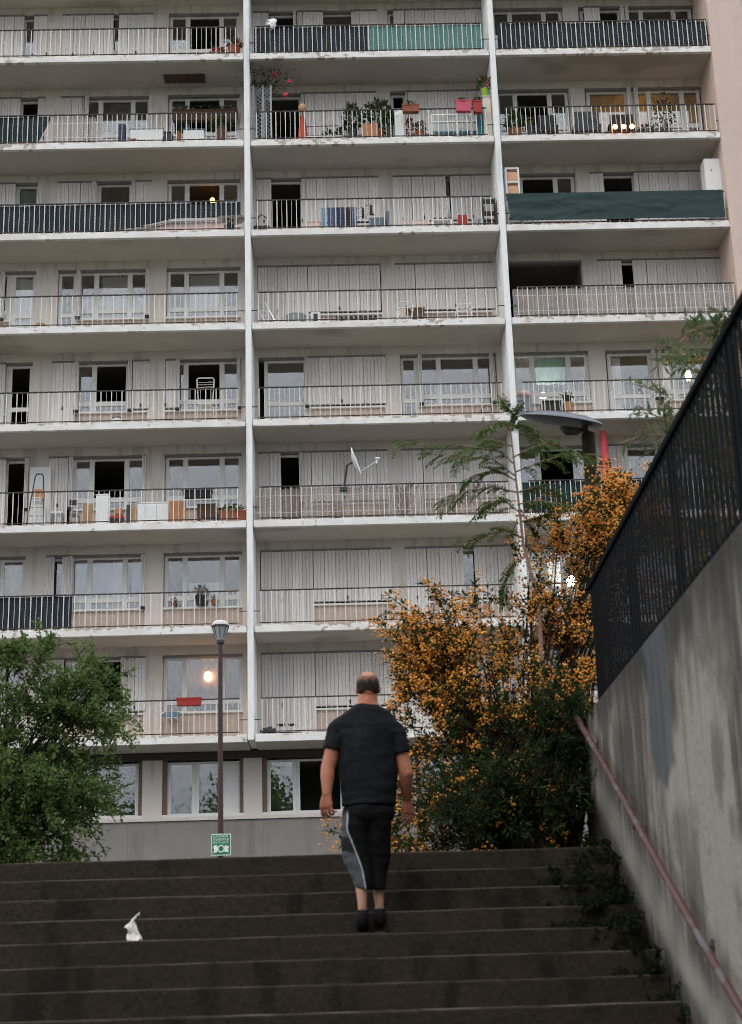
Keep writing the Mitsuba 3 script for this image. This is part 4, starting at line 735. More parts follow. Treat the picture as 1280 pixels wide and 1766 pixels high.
P = np.array([(xm + .05 * math.sin(i), DD + .5, bb + .3 + i * .012) for i in range(60)]); obj('fronds', leaves(P, rdir(60) * [1, .4, .6] + [0, 0, 1.0], np.tile([0, -1.0, 0], (60, 1)), R.uniform(.25, .42, 60), R.uniform(.02, .04, 60)), 'mat_brown', k); wire(k, 'stem', [(xm, DD + .5, bb + .2), (xm + .03, DD + .5, bb + 1.05)], .02, 'mat_brown')
a, b_, _, _ = 4.925, 7.905, 0.276, 1.127; screen('F', 'dark green screen on the sixth right balcony, partly behind the orange shrub', a, 10.9, 'mat_screen_green')
k = thing('folded_parasol', 'closed bright red parasol standing on the sixth right balcony', 'parasol'); x0, x1, z0, z1 = 7.112, 7.327, 1.305, 2.632; xm = (x0 + x1) / 2
obj('canopy', lathe([(0, 0), (.11, .02), (.125, .10), (.10, .38), (.105, .60), (.095, 1.0), (.085, 1.38), (.03, 1.43), (0, 1.43)], 14, (xm, DD + .6, bb + z1 - 1.43)), 'mat_parasol', k, smooth=35); wire(k, 'pole', [(xm, DD + .6, bb + .2), (xm, DD + .6, bb + z1 + .06)], .022, 'mat_white'); obj('tie', lathe([(.11, 0), (.128, 0), (.128, .04), (.11, .04), (.11, 0)], 14, (xm, DD + .6, bb + z1 - .95)), 'mat_red', k); obj('base', lathe([(0, 0), (.24, 0), (.22, .07), (0, .07)], 18, (xm, DD + .6, bb + .203)), 'mat_grey', k)

# row G, row H
bb = ROW['G']
a, b_, _, _ = -8.433, -6.631, 0.228, 1.158; screen('G', 'dark navy screen on the seventh left balcony above the green tree', a - 2.2, b_, 'mat_screen_dark')
def sillpot(label, x0, x1, z0, z1, mat, top, n): return potted('G', 'sill_pot', label, x0, x1, 1.045 + (z1 - z0), mat, top, zb=1.045, y=1.385 - (x1 - x0) / 2 - .10, n=n, group='pots on one window sill', L=.07)
sillpot('shallow terracotta pot at the left of the seventh left balcony window sill', -4.286, -4.12, 1.156, 1.25, 'mat_terracotta', 1.24, 24)
sillpot('black pot with a dark plant in the middle of the seventh left balcony window sill', -3.653, -3.336, 1.014, 1.263, 'mat_black', 1.58, 110)
sillpot('small terracotta pot right of the black pot on the same window sill', -3.231, -3.095, 1.084, 1.208, 'mat_terracotta', 1.29, 20)
k = thing('standing_lamp', 'bright warm lamp shining through the window behind the orange shrub', 'lamp'); obj('shade', {**mikit.ply(ball((6.32, W + .6, bb + 1.62), (.14, .14, .16)), 'mat_cream', smooth=True), 'emitter': lamp('', (1.0, .80, .50), 10)}, None, k); obj('stem', box(6.31, 6.33, W + .59, W + .61, bb + .21, bb + 1.459), 'mat_charcoal', k)
bb = ROW['H']
trough('H', 'window_box', 'long red planter on legs hung on the lowest left balcony railing', -3.977, -3.363, 0.943, 1.131, 'mat_red')
k = thing('blue_basin', 'pale blue plastic basin on the window sill of the lowest left balcony', 'basin'); x0, x1, z0, z1 = -4.439, -3.967, 0.958, 1.107
obj('basin', lathe([(0, 0), (.17, 0), (.22, .12), (.20, .12), (.16, .02), (0, .02)], 20, ((x0 + x1) / 2, W - .26, bb + .84)), 'mat_skyblue', k, smooth=40); obj('bracket', box(x0 + .1, x1 - .1, W - .4, W + .06, bb + .82, bb + .838), 'mat_metal', k)
k = thing('pendant_lamp', 'glowing orange pendant lamp in the window above the red planter', 'lamp'); obj('bulb', {**mikit.ply(ball((-3.33, W + .24, bb + 1.98), (.10, .07, .13)), 'mat_cream', smooth=True), 'emitter': lamp('', (1.0, .42, .12), 9)}, None, k); obj('cable', box(-3.335, -3.325, W + .235, W + .245, bb + 2.111, bb + 2.44), 'mat_black', k)
a = -1.514, -1.37, 0.267, 0.571; stool('H', 'left of two small black topped stools on the lowest middle balcony', a[0], a[0] + .2, .50, 'mat_black', 'mat_metal', 'two black topped stools', y=.4); stool('H', 'right of two small black topped stools on the lowest middle balcony', a[0] + .27, a[0] + .45, .50, 'mat_black', 'mat_metal', 'two black topped stools', y=.42)
k = thing('black_bundle', 'crumpled black tarp lying at the left edge of the lowest middle balcony', 'tarp'); c = ball((-1.72, DD + .12, bb + .26), (.22, .12, .11), 3); v = np.array(c.vertices); c.vertices = v + (meshkit.fbm(v * 9, 3)[:, None] - .5) * .14; obj('tarp', c, 'mat_black', k, smooth=40); obj('cord', MB().tube([(-1.6, DD + .03, bb + .215), (-1.2, DD + .02, bb + .212), (-.9, DD + .04, bb + .212)], .014, 5).tm(), 'mat_black', k)
k = thing('candle_lamp', 'small glowing orange lamp hanging inside the open window above the navy screen', 'lamp'); obj('shade', {**mikit.ply(ball((-3.24, W + .42, ROW['C'] + 2.06), (.075, .075, .09)), 'mat_cream', smooth=True), 'emitter': lamp('', (1.0, .40, .09), 1.3)}, None, k); obj('stem', box(-3.245, -3.235, W + .415, W + .425, ROW['C'] + 2.152, ROW['C'] + 2.59), 'mat_brown', k)

# ------------------------------------------------------------------ retaining wall, fence and handrail beside the stairs
WX = 2.05
def tilt(m, b): v = np.array(m.vertices); v[:, 2] += np.where(v[:, 2] > 1.9, b * (12.56 - v[:, 1]), 0); m.vertices = v; return m
def wall_c(p, n, uv):
    col = .5 * noise(p.y * 5.0, 3.0, .4 * p.z) + .5 * noise(p.y * 17.0, p.z * .5, 7.0)
    big = fbm(p.y * .8, p.z * .9, 2.0, 4)
    streak = .5 * fbm(p.y * 3.0, p.z * .9, 5.0, 4) + .5 * fbm(p.y * 15, p.z * 1.8, 9.0, 3)
    c = mix((.255, .232, .208), (.07, .064, .057), smoothstep(.36, .63, .5 * streak + .5 * big)) * (.8 + .4 * noise(p.y * 70, p.z * 70, p.x * 70))
    c = mix(c, (.05, .046, .042), smoothstep(.80, .86, noise(p.y * 38, p.z * 38, 2.)) * .22)
    c = mix(c, (.07, .066, .06), .55 * smoothstep(.46, .66, fbm(p.y * 2.6, p.z * 2.6, 14.0, 4)))
    c = mix(c, (.075, .073, .07), smoothstep(.50, .78, col) * smoothstep(.3, .6, noise(p.y * 1.3, p.z * .35, 9.0)) * .45)
    run = smoothstep(.68, .88, .7 * noise(p.y * 9.0, p.z * .3, 21.0) + .3 * noise(p.y * 30, p.z * 3, 2.)) * smoothstep(.4, 2.1, p.z + 1.2 * noise(p.y * 6, 0., 3.))
    c = mix(c, (.05, .048, .046), run * .6)
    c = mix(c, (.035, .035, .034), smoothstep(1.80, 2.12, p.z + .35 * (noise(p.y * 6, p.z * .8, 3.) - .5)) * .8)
    patch = smoothstep(.0, .10, p.y - 9.42 - .10 * noise(p.z * 5, 2., 1.)) * smoothstep(.0, .12, 10.34 - p.y - .14 * noise(p.z * 6, 1., 1.)) * smoothstep(.0, .09, p.z - 1.10 - .16 * noise(p.y * 11, 1., 1.))
    c = mix(c, mix((.062, .067, .073), (.095, .10, .105), noise(p.y * 14, p.z * 1.2, 4.)), patch * (.85 + .15 * noise(p.y * 7, p.z * 1.5, 2.)))
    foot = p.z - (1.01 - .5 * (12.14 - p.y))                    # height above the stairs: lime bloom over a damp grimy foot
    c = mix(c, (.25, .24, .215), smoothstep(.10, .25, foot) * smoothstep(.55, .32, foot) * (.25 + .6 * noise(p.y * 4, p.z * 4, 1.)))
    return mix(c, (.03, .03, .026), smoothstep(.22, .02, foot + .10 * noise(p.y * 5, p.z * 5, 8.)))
tex('mat_wall', wall_c, .92, .1, (lambda p, n, uv: .6 * fbm(p.y * 30, p.z * 30, p.x * 30, 3) + .5 * fbm(p.y * 9, p.z * 9, p.x, 2) + .15 * smoothstep(.47, .5, dr.abs(p.y * 1.1 - dr.floor(p.y * 1.1) - .5)), .005))
k = thing('retaining_wall', 'stained grey concrete retaining wall rising along the right side of the stairs', 'wall')
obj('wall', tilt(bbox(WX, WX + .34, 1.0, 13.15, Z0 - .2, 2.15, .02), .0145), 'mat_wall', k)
if 0: obj('coping', tilt(bbox(WX - .012, WX + .352, 1.0, 13.16, 2.101, 2.155, .012), .0145), 'mat_plinth', k)
def fence_c(p, n, uv): return mix((.006, .0065, .008), (.014, .012, .011), smoothstep(.55, .8, fbm(p.x * 6, p.y * 6, p.z * 3, 3)))
tex('mat_fence', fence_c, .9, .08)
k_ = 0
k = thing('metal_fence', 'black metal fence of close vertical slats standing on the concrete retaining wall', 'fence')
obj('top_rail', tilt(bbox(WX + .035, WX + .095, 3.0, 12.56, 3.12, 3.175, .008), .0285), 'mat_fence', k); obj('bottom_rail', tilt(bbox(WX + .070, WX + .10, 3.0, 12.56, 2.21, 2.245, .006), .0145), 'mat_fence', k)
y = 12.50; i = 0
while y > 3.1:
    obj('slat', box(WX + .056, WX + .061, y - .083, y, 2.165 + .0145 * (12.56 - y), 3.117 + .0285 * (12.56 - y)), 'mat_fence', k)
    if i % 14 == 0: obj('post', bbox(WX + .07, WX + .12, y - .06, y - .01, 2.157 + .0145 * (12.6 - y), 3.117 + .0285 * (12.56 - y), .006), 'mat_fence', k)
    y -= .113; i += 1
def rust_c(p, n, uv):
    w = smoothstep(.54, .64, fbm(p.y * 4.0, p.z * 9.0, p.x * 9, 3)); w2 = noise(p.y * 30, p.z * 30, p.x * 30)
    return mix(mix((.095, .042, .032), (.055, .028, .024), w2), (.095, .095, .11), w * .75)
tex('mat_rust', rust_c, .6, .4)
k = thing('handrail', 'rusty round handrail with peeling paint fixed along the retaining wall', 'handrail')
RX = WX - .09; r0, r1 = np.array([RX, 12.75, 2.10]), np.array([RX, 5.6, -1.33])
ts = np.linspace(0, 1, 30); obj('pipe', MB().tube([r0 + [0, .03, -.02]] + [r0 + (r1 - r0) * t + [0, 0, .012 * math.sin(t * 9)] for t in ts], .0235, 12).tm(), 'mat_rust', k, smooth=50)
for t in (.06, .30, .53, .76, .97): q = r0 + (r1 - r0) * t; obj('bracket', MB().tube([q + [0, 0, -.02], q + [.0, 0, -.075], q + [.088, 0, -.095]], .010, 6).tm(), 'mat_rust', k, smooth=50); obj('flange', box(WX - .009, WX - .0015, q[1] - .035, q[1] + .035, q[2] - .13, q[2] - .06), 'mat_rust', k)

# ------------------------------------------------------------------ street lamps and the green sign
def pole_c(p, n, uv): return mix((.055, .024, .021), (.034, .019, .018), fbm(p.x * 9, p.y * 9, p.z * 1.5, 3))
tex('mat_pole', pole_c, .5, .4)
plain('mat_cap', (.50, .51, .50), .6)
k = thing('street_lamp', 'dark red lamp post with a tapered lantern head and pale cap, beyond the stairs', 'street lamp'); c = (-1.655, 22.0)
obj('pole', lathe([(0, 0), (.075, 0), (.075, .5), (.042, .56), (.036, 2.0), (.031, 3.86), (0, 3.86)], 16, (c[0], c[1], Z1)), 'mat_pole', k, smooth=40)
obj('collar', lathe([(.045, 0), (.055, .01), (.055, .05), (.045, .06), (.045, 0)], 16, (c[0], c[1], Z1 + 3.82)), 'mat_charcoal', k)
hd = obj('lantern', lathe([(0, 0), (.06, 0), (.068, .03), (.115, .19), (.115, .20), (0, .20)], 20, (c[0], c[1], Z1 + 3.87)), 'mat_grey', k, smooth=40)
for i in range(8): a = i * math.pi / 4; obj('rib', MB().tube([(c[0] + .071 * math.cos(a), c[1] + .071 * math.sin(a), Z1 + 3.905), (c[0] + .119 * math.cos(a), c[1] + .119 * math.sin(a), Z1 + 4.065)], .006, 4).tm(), 'mat_charcoal', hd)
obj('band', lathe([(.114, 0), (.128, 0), (.128, .025), (.114, .025), (.114, 0)], 20, (c[0], c[1], Z1 + 4.062)), 'mat_charcoal', k)
obj('cap', lathe([(.124, 0), (.118, .03), (.085, .062), (.04, .078), (0, .08)], 20, (c[0], c[1], Z1 + 4.088)), 'mat_cap', k, smooth=50)
plain('mat_sign_green', (.03, .17, .11), .45); plain('mat_sign_pale', (.58, .68, .60), .5)
k = thing('sign', 'small green notice with three lines of lettering and a white emblem, on the lamp post', 'sign')
sx, sy, sz = -1.640, 21.90, 1.99; w, h = .134, .146
obj('plate', box(sx - w, sx + w, sy, sy + .006, sz - h, sz + h), 'mat_sign_green', k)
for a, b, e, f in ((-w, w, h - .013, h), (-w, w, -h, -h + .010), (-w, -w + .011, -h + .011, h - .014), (w - .011, w, -h + .011, h - .014)): obj('border', box(sx + a, sx + b, sy - .003, sy - .0005, sz + e, sz + f), 'mat_sign_pale', k)
for row_, (n_, z, hh) in enumerate(((11, .098, .026), (10, .056, .028), (11, .018, .024))):
    m = MB(); x = -.108
    for i in range(n_):
        wd = .205 / n_; kind = rnd.randrange(4)
        m.box(sx + x, sx + x + wd * .28, sy - .0032, sy - .0008, sz + z, sz + z + hh)
        if kind in (0, 2): m.box(sx + x + wd * .281, sx + x + wd * .72, sy - .003, sy - .001, sz + z + hh * .78, sz + z + hh)
        if kind in (1, 2): m.box(sx + x + wd * .281, sx + x + wd * .72, sy - .003, sy - .001, sz + z, sz + z + hh * .2)
        if kind == 3: m.box(sx + x + wd * .5, sx + x + wd * .75, sy - .0031, sy - .0009, sz + z, sz + z + hh)
        x += wd * 1.05
    obj('lettering', m.tm(), 'mat_sign_pale', k, kind='stuff')
blob = lambda pts: man(m3.CrossSection([np.array(pts)[:, :]]).offset(.006, m3.JoinType.Round).extrude(.002)).apply_transform(np.array([[1, 0, 0, sx], [0, 0, -1, sy - .0008], [0, 1, 0, sz], [0, 0, 0, 1.0]]))
obj('emblem', blob([(-.105, -.03), (-.085, -.075), (-.10, -.105), (-.06, -.095), (-.045, -.06), (-.055, -.02), (-.08, -.008)]), 'mat_white', k)
obj('emblem', blob([(.105, -.03), (.08, -.02), (.055, -.02), (.04, -.06), (.055, -.095), (.075, -.09), (.095, -.105), (.09, -.06)]), 'mat_white', k)
obj('emblem', MB().tube([(sx + .042 * math.cos(a), sy - .002, sz - .058 + .045 * math.sin(a)) for a in np.linspace(.2, 2 * math.pi, 22)], .010, 5).tm(), 'mat_sign_pale', k)
obj('clip', MB().box(sx - .03, sx + .03, sy + .0065, sy + .06, sz + .07, sz + .09).tm(), 'mat_charcoal', k)
k = thing('street_lamp', 'dark post carrying a flat tilted saucer shaped lamp head, behind the orange berried shrub', 'street lamp'); c = (2.62, 15.0)
obj('pole', lathe([(0, 0), (.09, 0), (.075, .2), (.068, 4.38), (0, 4.40)], 16, (c[0], c[1], Z1)), 'mat_twig', k, smooth=40)
plain('mat_lamp_top', (.03, .038, .06), .35, .6)
prof = [(0, -.07), (.20, -.065), (.36, -.03), (.425, -.006), (.43, .0), (.40, .025), (.28, .06), (.12, .08), (0, .083)]
sc = lathe(prof, 40); sc.apply_transform(trimesh.transformations.rotation_matrix(math.radians(16), [1, 0, 0])); sc.apply_transform(trimesh.transformations.rotation_matrix(math.radians(9), [0, 1, 0])); sc.apply_translation((2.36, 15.0, 5.53)); obj('saucer', sc, 'mat_lamp_top', k, smooth=40)
obj('housing', lathe([(0, -.06), (.09, -.055), (.13, .0), (.13, .02), (0, .02)], 20, (2.47, 15.03, 5.46)), 'mat_charcoal', k, smooth=40)
obj('arm', MB().tube([(2.62, 15.0, 5.36), (2.58, 15.0, 5.45), (2.48, 15.0, 5.50)], .035, 8).tm(), 'mat_charcoal', k, smooth=40)

# ------------------------------------------------------------------ plants
def arc(p, d, L, droop, n=8):
    pts = [np.array(p, float)]; d = np.array(d, float); d /= np.linalg.norm(d)
    for i in range(n): d = d + np.array([0, 0, -droop / n]) + R.normal(size=3) * .05; d /= np.linalg.norm(d); pts.append(pts[-1] + d * L / n)
    return np.array(pts)
def leafy(pts, n, L, wd, spread):
    t = R.uniform(.12, 1, n) * (len(pts) - 1); i = np.minimum(t.astype(int), len(pts) - 2); f = (t - i)[:, None]
    P = pts[i] * (1 - f) + pts[i + 1] * f; D = pts[i + 1] - pts[i]; D /= np.linalg.norm(D, axis=1, keepdims=True)
    side = rdir(n)
    return P + side * spread * R.uniform(0, 1, (n, 1)), D * .6 + side + [0, 0, .15], rdir(n) * .7 + [0, -.2, 1.0], R.uniform(.6, 1.25, n) * L, R.uniform(.7, 1.2, n) * wd
def shrub(key, label, cat, base, tips, mat, n_leaf, L, wd, spread, trunk_r=.03, droop=.35, sprig=.5, berries=None, bark='mat_twig', stems=7, twigs=3):
    # tips: list of (x, y, z, berry share); limbs rise from the base to the tips and end in drooping sprigs
    k = thing(key, label, cat); base = np.array(base, float); st = MB(); Ls = []; bs = []
    for j, (x, y, z, sh) in enumerate(tips):
        tip = np.array([x, y, z]); b0 = base + np.array([(x - base[0]) * .3 + R.uniform(-.1, .1), (y - base[1]) * .3 + R.uniform(-.1, .1), 0]); mid = (b0 + tip) / 2 + [(base[0] - x) * .12, 0, .12]
        st.tube([b0, (b0 * .6 + mid * .4) + R.normal(size=3) * .03, mid, (mid + tip) / 2 + R.normal(size=3) * .03, tip], np.linspace(trunk_r, trunk_r * .25, 5) * (1 if j % 3 == 0 else .55), 5)
        for q in range(twigs):
            out = tip - base; out[2] *= .25; out = out / (np.linalg.norm(out) + 1e-6)
            pts = arc(tip + R.normal(size=3) * .07, out * .6 + rdir(1)[0] * .9 + [0, 0, .35], sprig * R.uniform(.6, 1.3), droop * R.uniform(.3, 2.2)); st.tube(pts[::2], .005, 3)
            Ls.append(leafy(pts, n_leaf, L, wd, spread))
            if berries:
                nb = R.binomial(10, sh); 
                if nb: t = R.integers(1, len(pts), nb); bs.append(pts[t] + R.normal(size=(nb, 3)) * .035)
    obj('stem', st.tm(), bark, k, smooth=50, kind='stuff' if trunk_r < .015 else None)
    a = [np.concatenate([l[i] for l in Ls]) for i in range(5)]
    obj('foliage', leaves(*a), mat, k, kind='stuff')
    if berries and bs:
        C = np.concatenate(bs); C = np.repeat(C, 9, 0); C = C[R.random(len(C)) < .85]; C = C + R.normal(size=(len(C), 3)) * R.choice([.014, .026, .036], (len(C), 1))
        obj('berries', beads(C, R.uniform(.006, .0125, len(C))), berries, k, kind='stuff')
    return k
def ell(c, r, n, inner=.45, share=0.0, front=False):
    d = rdir(n); 
    P = np.array(c) + d * np.array(r) * (R.uniform(inner ** 3, 1, (n, 1)) ** (1 / 3))
    return [(*q, share) for q in P]
# the green tree on the left
tips = ell((-4.1, 16.2, 2.28), (1.45, 1.2, 1.02), 76) + ell((-2.62, 16.0, 2.78), (.50, .5, .24), 18) + ell((-3.6, 16.0, 2.82), (.75, .7, .42), 30) + ell((-2.95, 16.1, 3.2), (.55, .6, .22), 16) + ell((-2.85, 15.9, 1.95), (.5, .6, .42), 26) + ell((-3.2, 15.8, 1.5), (.85, .7, .45), 44) + ell((-3.6, 15.6, 3.25), (.28, .4, .2), 8) + ell((-3.6, 15.4, 1.9), (.8, .5, .8), 34)
shrub('broadleaf_tree', 'green leafy tree reaching in at the left edge above the top of the stairs', 'tree', (-4.0, 16.2, Z1 - .02), tips, 'mat_leaf_tree', 52, .060, .0165, .05, trunk_r=.024, droop=.7, sprig=.42)
# the shrub with orange berries at the top right of the stairs
up = ell((1.48, 13.5, 2.5), (.85, .55, .55), 70, share=.52) + ell((.92, 13.3, 2.55), (.30, .35, .44), 22, share=.75) + ell((1.95, 13.5, 3.05), (.36, .4, .26), 14, share=.5) + ell((2.38, 13.6, 3.62), (.24, .35, .46), 20, share=.72) + ell((2.62, 13.7, 4.08), (.32, .3, .22), 24, share=.8) + ell((1.86, 13.4, 3.72), (.20, .2, .07), 4, share=.9)
up += ell((1.35, 13.3, 1.85), (.80, .5, .55), 64, share=.26) + ell((1.25, 13.2, 1.3), (.62, .4, .3), 40, share=.14)
up += [(.66, 13.1, 2.95, .8), (.76, 13.1, 3.0, .6), (.9, 13.2, 3.2, .4), (1.05, 13.2, 3.06, .5), (1.25, 13.2, 3.15, .5), (.62, 13.1, 2.7, .9), (.64, 13.1, 2.45, .8)]
shrub('berry_shrub', 'large shrub loaded with orange berries at the top right of the stairs', 'shrub', (1.55, 13.5, Z1 - .02), up, 'mat_leaf_shrub', 30, .048, .013, .035, trunk_r=.022, droop=.35, sprig=.36, berries='mat_berry')
dk = ell((1.62, 12.95, 1.55), (.42, .3, .55), 46) + ell((1.25, 12.9, 1.32), (.55, .3, .32), 36) + ell((1.85, 12.9, 2.0), (.2, .25, .35), 16)
shrub('evergreen_shrub', 'dark feathery evergreen shrub below the orange berries, beside the end of the wall', 'shrub', (1.6, 13.0, Z1 - .02), dk, 'mat_leaf_dark', 40, .07, .009, .03, trunk_r=.02, droop=.2, sprig=.36)
# hedge and leaning shrub behind the fence
hd = [(R.uniform(2.7, 3.3), R.uniform(6.5, 13.2), R.uniform(2.2, 3.0), .25) for _ in range(150)]
shrub('hedge', 'dark berried hedge growing behind the black slatted fence', 'hedge', (3.0, 9.8, 1.95), hd, 'mat_leaf_tree', 26, .06, .016, .04, trunk_r=.012, sprig=.4, berries='mat_berry')
ol = [(2.62, 11.3, 4.75, 0), (2.7, 10.9, 4.45, 0), (2.65, 10.5, 4.15, 0), (2.75, 10.1, 4.3, 0), (2.6, 10.8, 3.9, 0), (2.7, 11.5, 3.95, 0), (2.75, 11.9, 3.7, 0), (2.6, 11.6, 4.3, 0), (2.85, 9.6, 3.9, 0), (2.7, 10.4, 3.6, 0), (2.8, 9.4, 3.5, 0), (2.7, 11.2, 3.5, 0), (2.65, 11.8, 3.35, 0), (2.8, 10.2, 3.3, 0)]
shrub('leaning_shrub', 'loose shrub with long narrow pale green leaves leaning over the black fence', 'shrub', (3.0, 10.2, 1.95), [(x + .12, y, z, s) for x, y, z, s in ol], 'mat_leaf_pale', 34, .115, .014, .02, trunk_r=.018, sprig=.38, droop=.8, bark='mat_stem', twigs=4)
# trees behind the viewer, which the low windows reflect
tl = []; st = MB()
for (x, y, h, r) in ((-13, -9, 11.5, 3.4), (-5.5, -14, 13, 4.0), (3.5, -11, 11, 3.6), (10, -13, 13.5, 4.2), (-22, -12, 13, 4.5), (19, -9, 12, 4.2)):
    st.tube([(x, y, Z0 - .1), (x + .2, y, h * .35), (x, y + .2, h * .7)], [.28, .2, .07], 7)
    for q in range(40):
        c = np.array([x, y, h * .62]) + rdir(1)[0] * np.array([r, r, h * .36]) * R.uniform(.4, 1); st.tube([(x, y, h * .4), c], [.07, .02], 4)
        n = 300; tl.append((c + R.normal(size=(n, 3)) * .75, rdir(n), rdir(n) + [0, 0, .6], R.uniform(.2, .36, n), R.uniform(.07, .12, n)))
k = thing('treeline', 'trees standing behind the viewer, seen only reflected in the lowest windows', 'trees', kind='stuff')
obj('trunk', st.tm(), 'mat_bark', k, kind='stuff'); a = [np.concatenate([l[i] for l in tl]) for i in range(5)]; obj('foliage', leaves(*a), 'mat_leaf_tree', k, kind='stuff')
# the slender sapling with feathered leaves
k = thing('sapling', 'slender sapling with long feathered leaves standing in front of the second white fin', 'tree')
trunk = np.array([(1.72, 13.25, Z1), (1.76, 13.25, 2.2), (1.776,13.25,3.17), (1.719,13.25,3.485), (1.671,13.25,3.724), (1.652,13.25,4.099), (1.63,13.25,4.535), (1.615,13.25,4.84)])
obj('trunk', MB().tube(trunk, np.linspace(.024, .006, len(trunk)), 7).tm(), 'mat_stem', k, smooth=50)
Ls = []; st = MB()
for pl, dy in (([(1.63,4.48),(1.50,4.62),(1.19,4.68),(0.90,4.70),(0.67,4.74)], .1), ([(1.63,4.37),(1.44,4.51),(1.18,4.53),(0.90,4.54)], -.15), ([(1.62,4.65),(1.45,4.75),(1.29,4.71),(1.13,4.63)], .3), ([(1.64,4.32),(1.49,4.42),(1.33,4.39),(1.21,4.32)], .0), ([(1.65,4.21),(1.43,4.29),(1.17,4.25),(1.01,4.21)], .2),
               ([(1.62,4.54),(1.79,4.64),(1.97,4.71),(2.15,4.66)], .15), ([(1.63,4.40),(1.86,4.47),(2.04,4.50),(2.22,4.47)], -.2), ([(1.64,4.21),(1.84,4.28),(2.00,4.23)], .1), ([(1.61,4.81),(1.54,4.84),(1.43,4.77),(1.35,4.70)], -.3), ([(1.61,4.81),(1.70,4.88),(1.80,4.84),(1.87,4.75)], .2),
               ([(1.66,4.02),(1.52,4.13),(1.39,4.11),(1.34,4.05)], -.1), ([(1.66,3.94),(1.83,3.99),(1.93,4.04)], .1), ([(1.68,3.78),(1.56,3.86),(1.35,3.83),(1.22,3.79)], .0), ([(1.68,3.62),(1.57,3.54),(1.50,3.41),(1.46,3.26)], -.1), ([(1.64,4.10),(1.81,4.10),(1.98,4.04)], -.2), ([(1.61,4.78),(1.65,4.92),(1.61,5.01)], .0)):
    pts = np.array([(q[0], 13.25 + dy * i / (len(pl) - 1), q[1]) for i, q in enumerate(pl)]); st.tube(pts, np.linspace(.008, .003, len(pts)), 4)
    seg = np.linspace(0, len(pts) - 1, 9); fine = np.array([[np.interp(s, range(len(pts)), pts[:, i]) for i in range(3)] for s in seg])
    for j in range(1, 9):
        for s in (-1, 1):
            d = fine[j] - fine[j - 1]; d /= np.linalg.norm(d); side = np.cross(d, [0, 0, 1.0]) * s
            ra = arc(fine[j], d * .7 + side * R.uniform(.2, 1) + [0, 0, R.uniform(-.2, .35)], R.uniform(.10, .22), .9, 7); st.tube(ra[::2], .0022, 3)
            for i in range(1, 8):
                for t in (-1, 1):
                    dd = ra[i] - ra[i - 1]; dd /= np.linalg.norm(dd); sd = np.cross(dd, [0, 0, 1.0]) * t
                    Ls.append((ra[i], sd + dd * .3 + [0, 0, -.15], np.array([0, 0, 1.0]) + R.normal(size=3) * .3, R.uniform(.038, .058), .011))
obj('branch', st.tm(), 'mat_stem', k)
obj('foliage', leaves(np.array([l[0] for l in Ls]), np.array([l[1] for l in Ls]), np.array([l[2] for l in Ls]), np.array([l[3] for l in Ls]), np.array([l[4] for l in Ls])), 'mat_leaf_sapling', k, kind='stuff')
# weeds growing on the steps along the wall
k = thing('creeper', 'dark green creeper spilling over the steps along the foot of the retaining wall', 'creeper'); Ls = []; st = MB()
for i in range(140):
    y = R.uniform(9.2, 12.3) if i % 5 == 0 else min(R.normal(11.25, .5), 12.35); z = TOPZ - RISE * math.ceil((TOPY - y) / RUN - .001); reach = 1.05 * math.exp(-((y - 11.35) / .65) ** 2) + .10
    x = WX - .03 - min(abs(R.normal()), 1.9) * .26 * reach; pts = arc((x, y, z), np.array([R.normal() * .6 - .25, R.normal() * .6 - .5, .75]), R.uniform(.10, .24) * (.55 + .45 * (WX - x < .5)), 1.5, 6); st.tube(pts[::2], .003, 3); Ls.append(leafy(pts, 34, .042, .012, .025))
obj('stem', st.tm(), 'mat_twig', k, kind='stuff'); a = [np.concatenate([l[i] for l in Ls]) for i in range(5)]; obj('foliage', leaves(*a), 'mat_leaf_creeper', k, kind='stuff')
wd = [(R.uniform(.2, .62), R.uniform(12.7, 13.6), Z1 + R.uniform(.05, .45), .3) for _ in range(16)]
shrub('low_shrub', 'low straggly berried shrub at the edge of the plaza right of the man', 'shrub', (.5, 13.2, Z1 - .02), wd, 'mat_leaf_shrub', 24, .05, .014, .03, trunk_r=.008, sprig=.25, berries='mat_berry')

# ------------------------------------------------------------------ the scrap on the steps
k = thing('plastic_bag', 'small crumpled white plastic bag standing on a step left of the man', 'bag'); q0 = np.array([-1.405, 11.0, .375])
prof = [(-.055, 0), (.045, 0), (.052, .012), (.03, .05), (.012, .085), (-.006, .118), (-.012, .135), (.012, .155), (.018, .172), (.006, .168), (-.02, .145), (-.034, .12), (-.07, .098), (-.078, .088), (-.052, .082), (-.048, .06), (-.058, .03)]
m = man(m3.CrossSection([np.array(prof)]).extrude(.07, 14).refine_to_length(.008)); v = np.array(m.vertices); t = v[:, 2] / .07 - .5
v[:, 0] = (v[:, 0] + .01) * (1 - 1.1 * t * t) - .01; v[:, 2] *= 1 - .75 * np.clip(v[:, 1] / .17, 0, 1); v = v[:, [0, 2, 1]] + (meshkit.fbm(v * 26, 3)[:, None] - .5) * [.022, .026, .010]; v[:, 2] = np.maximum(v[:, 2], 0)
m.vertices = v * [1, 1, 1] + q0 - [0, .035, 0]; m.fix_normals(); plain('mat_bag', (.74, .70, .68), .5, .3); obj('bag', m, 'mat_bag', k, smooth=70)
wire(k, 'handle', [q0 + [.01, 0, .165], q0 + [.025, .005, .185], q0 + [.022, .012, .165]], .004, 'mat_bag', 5)

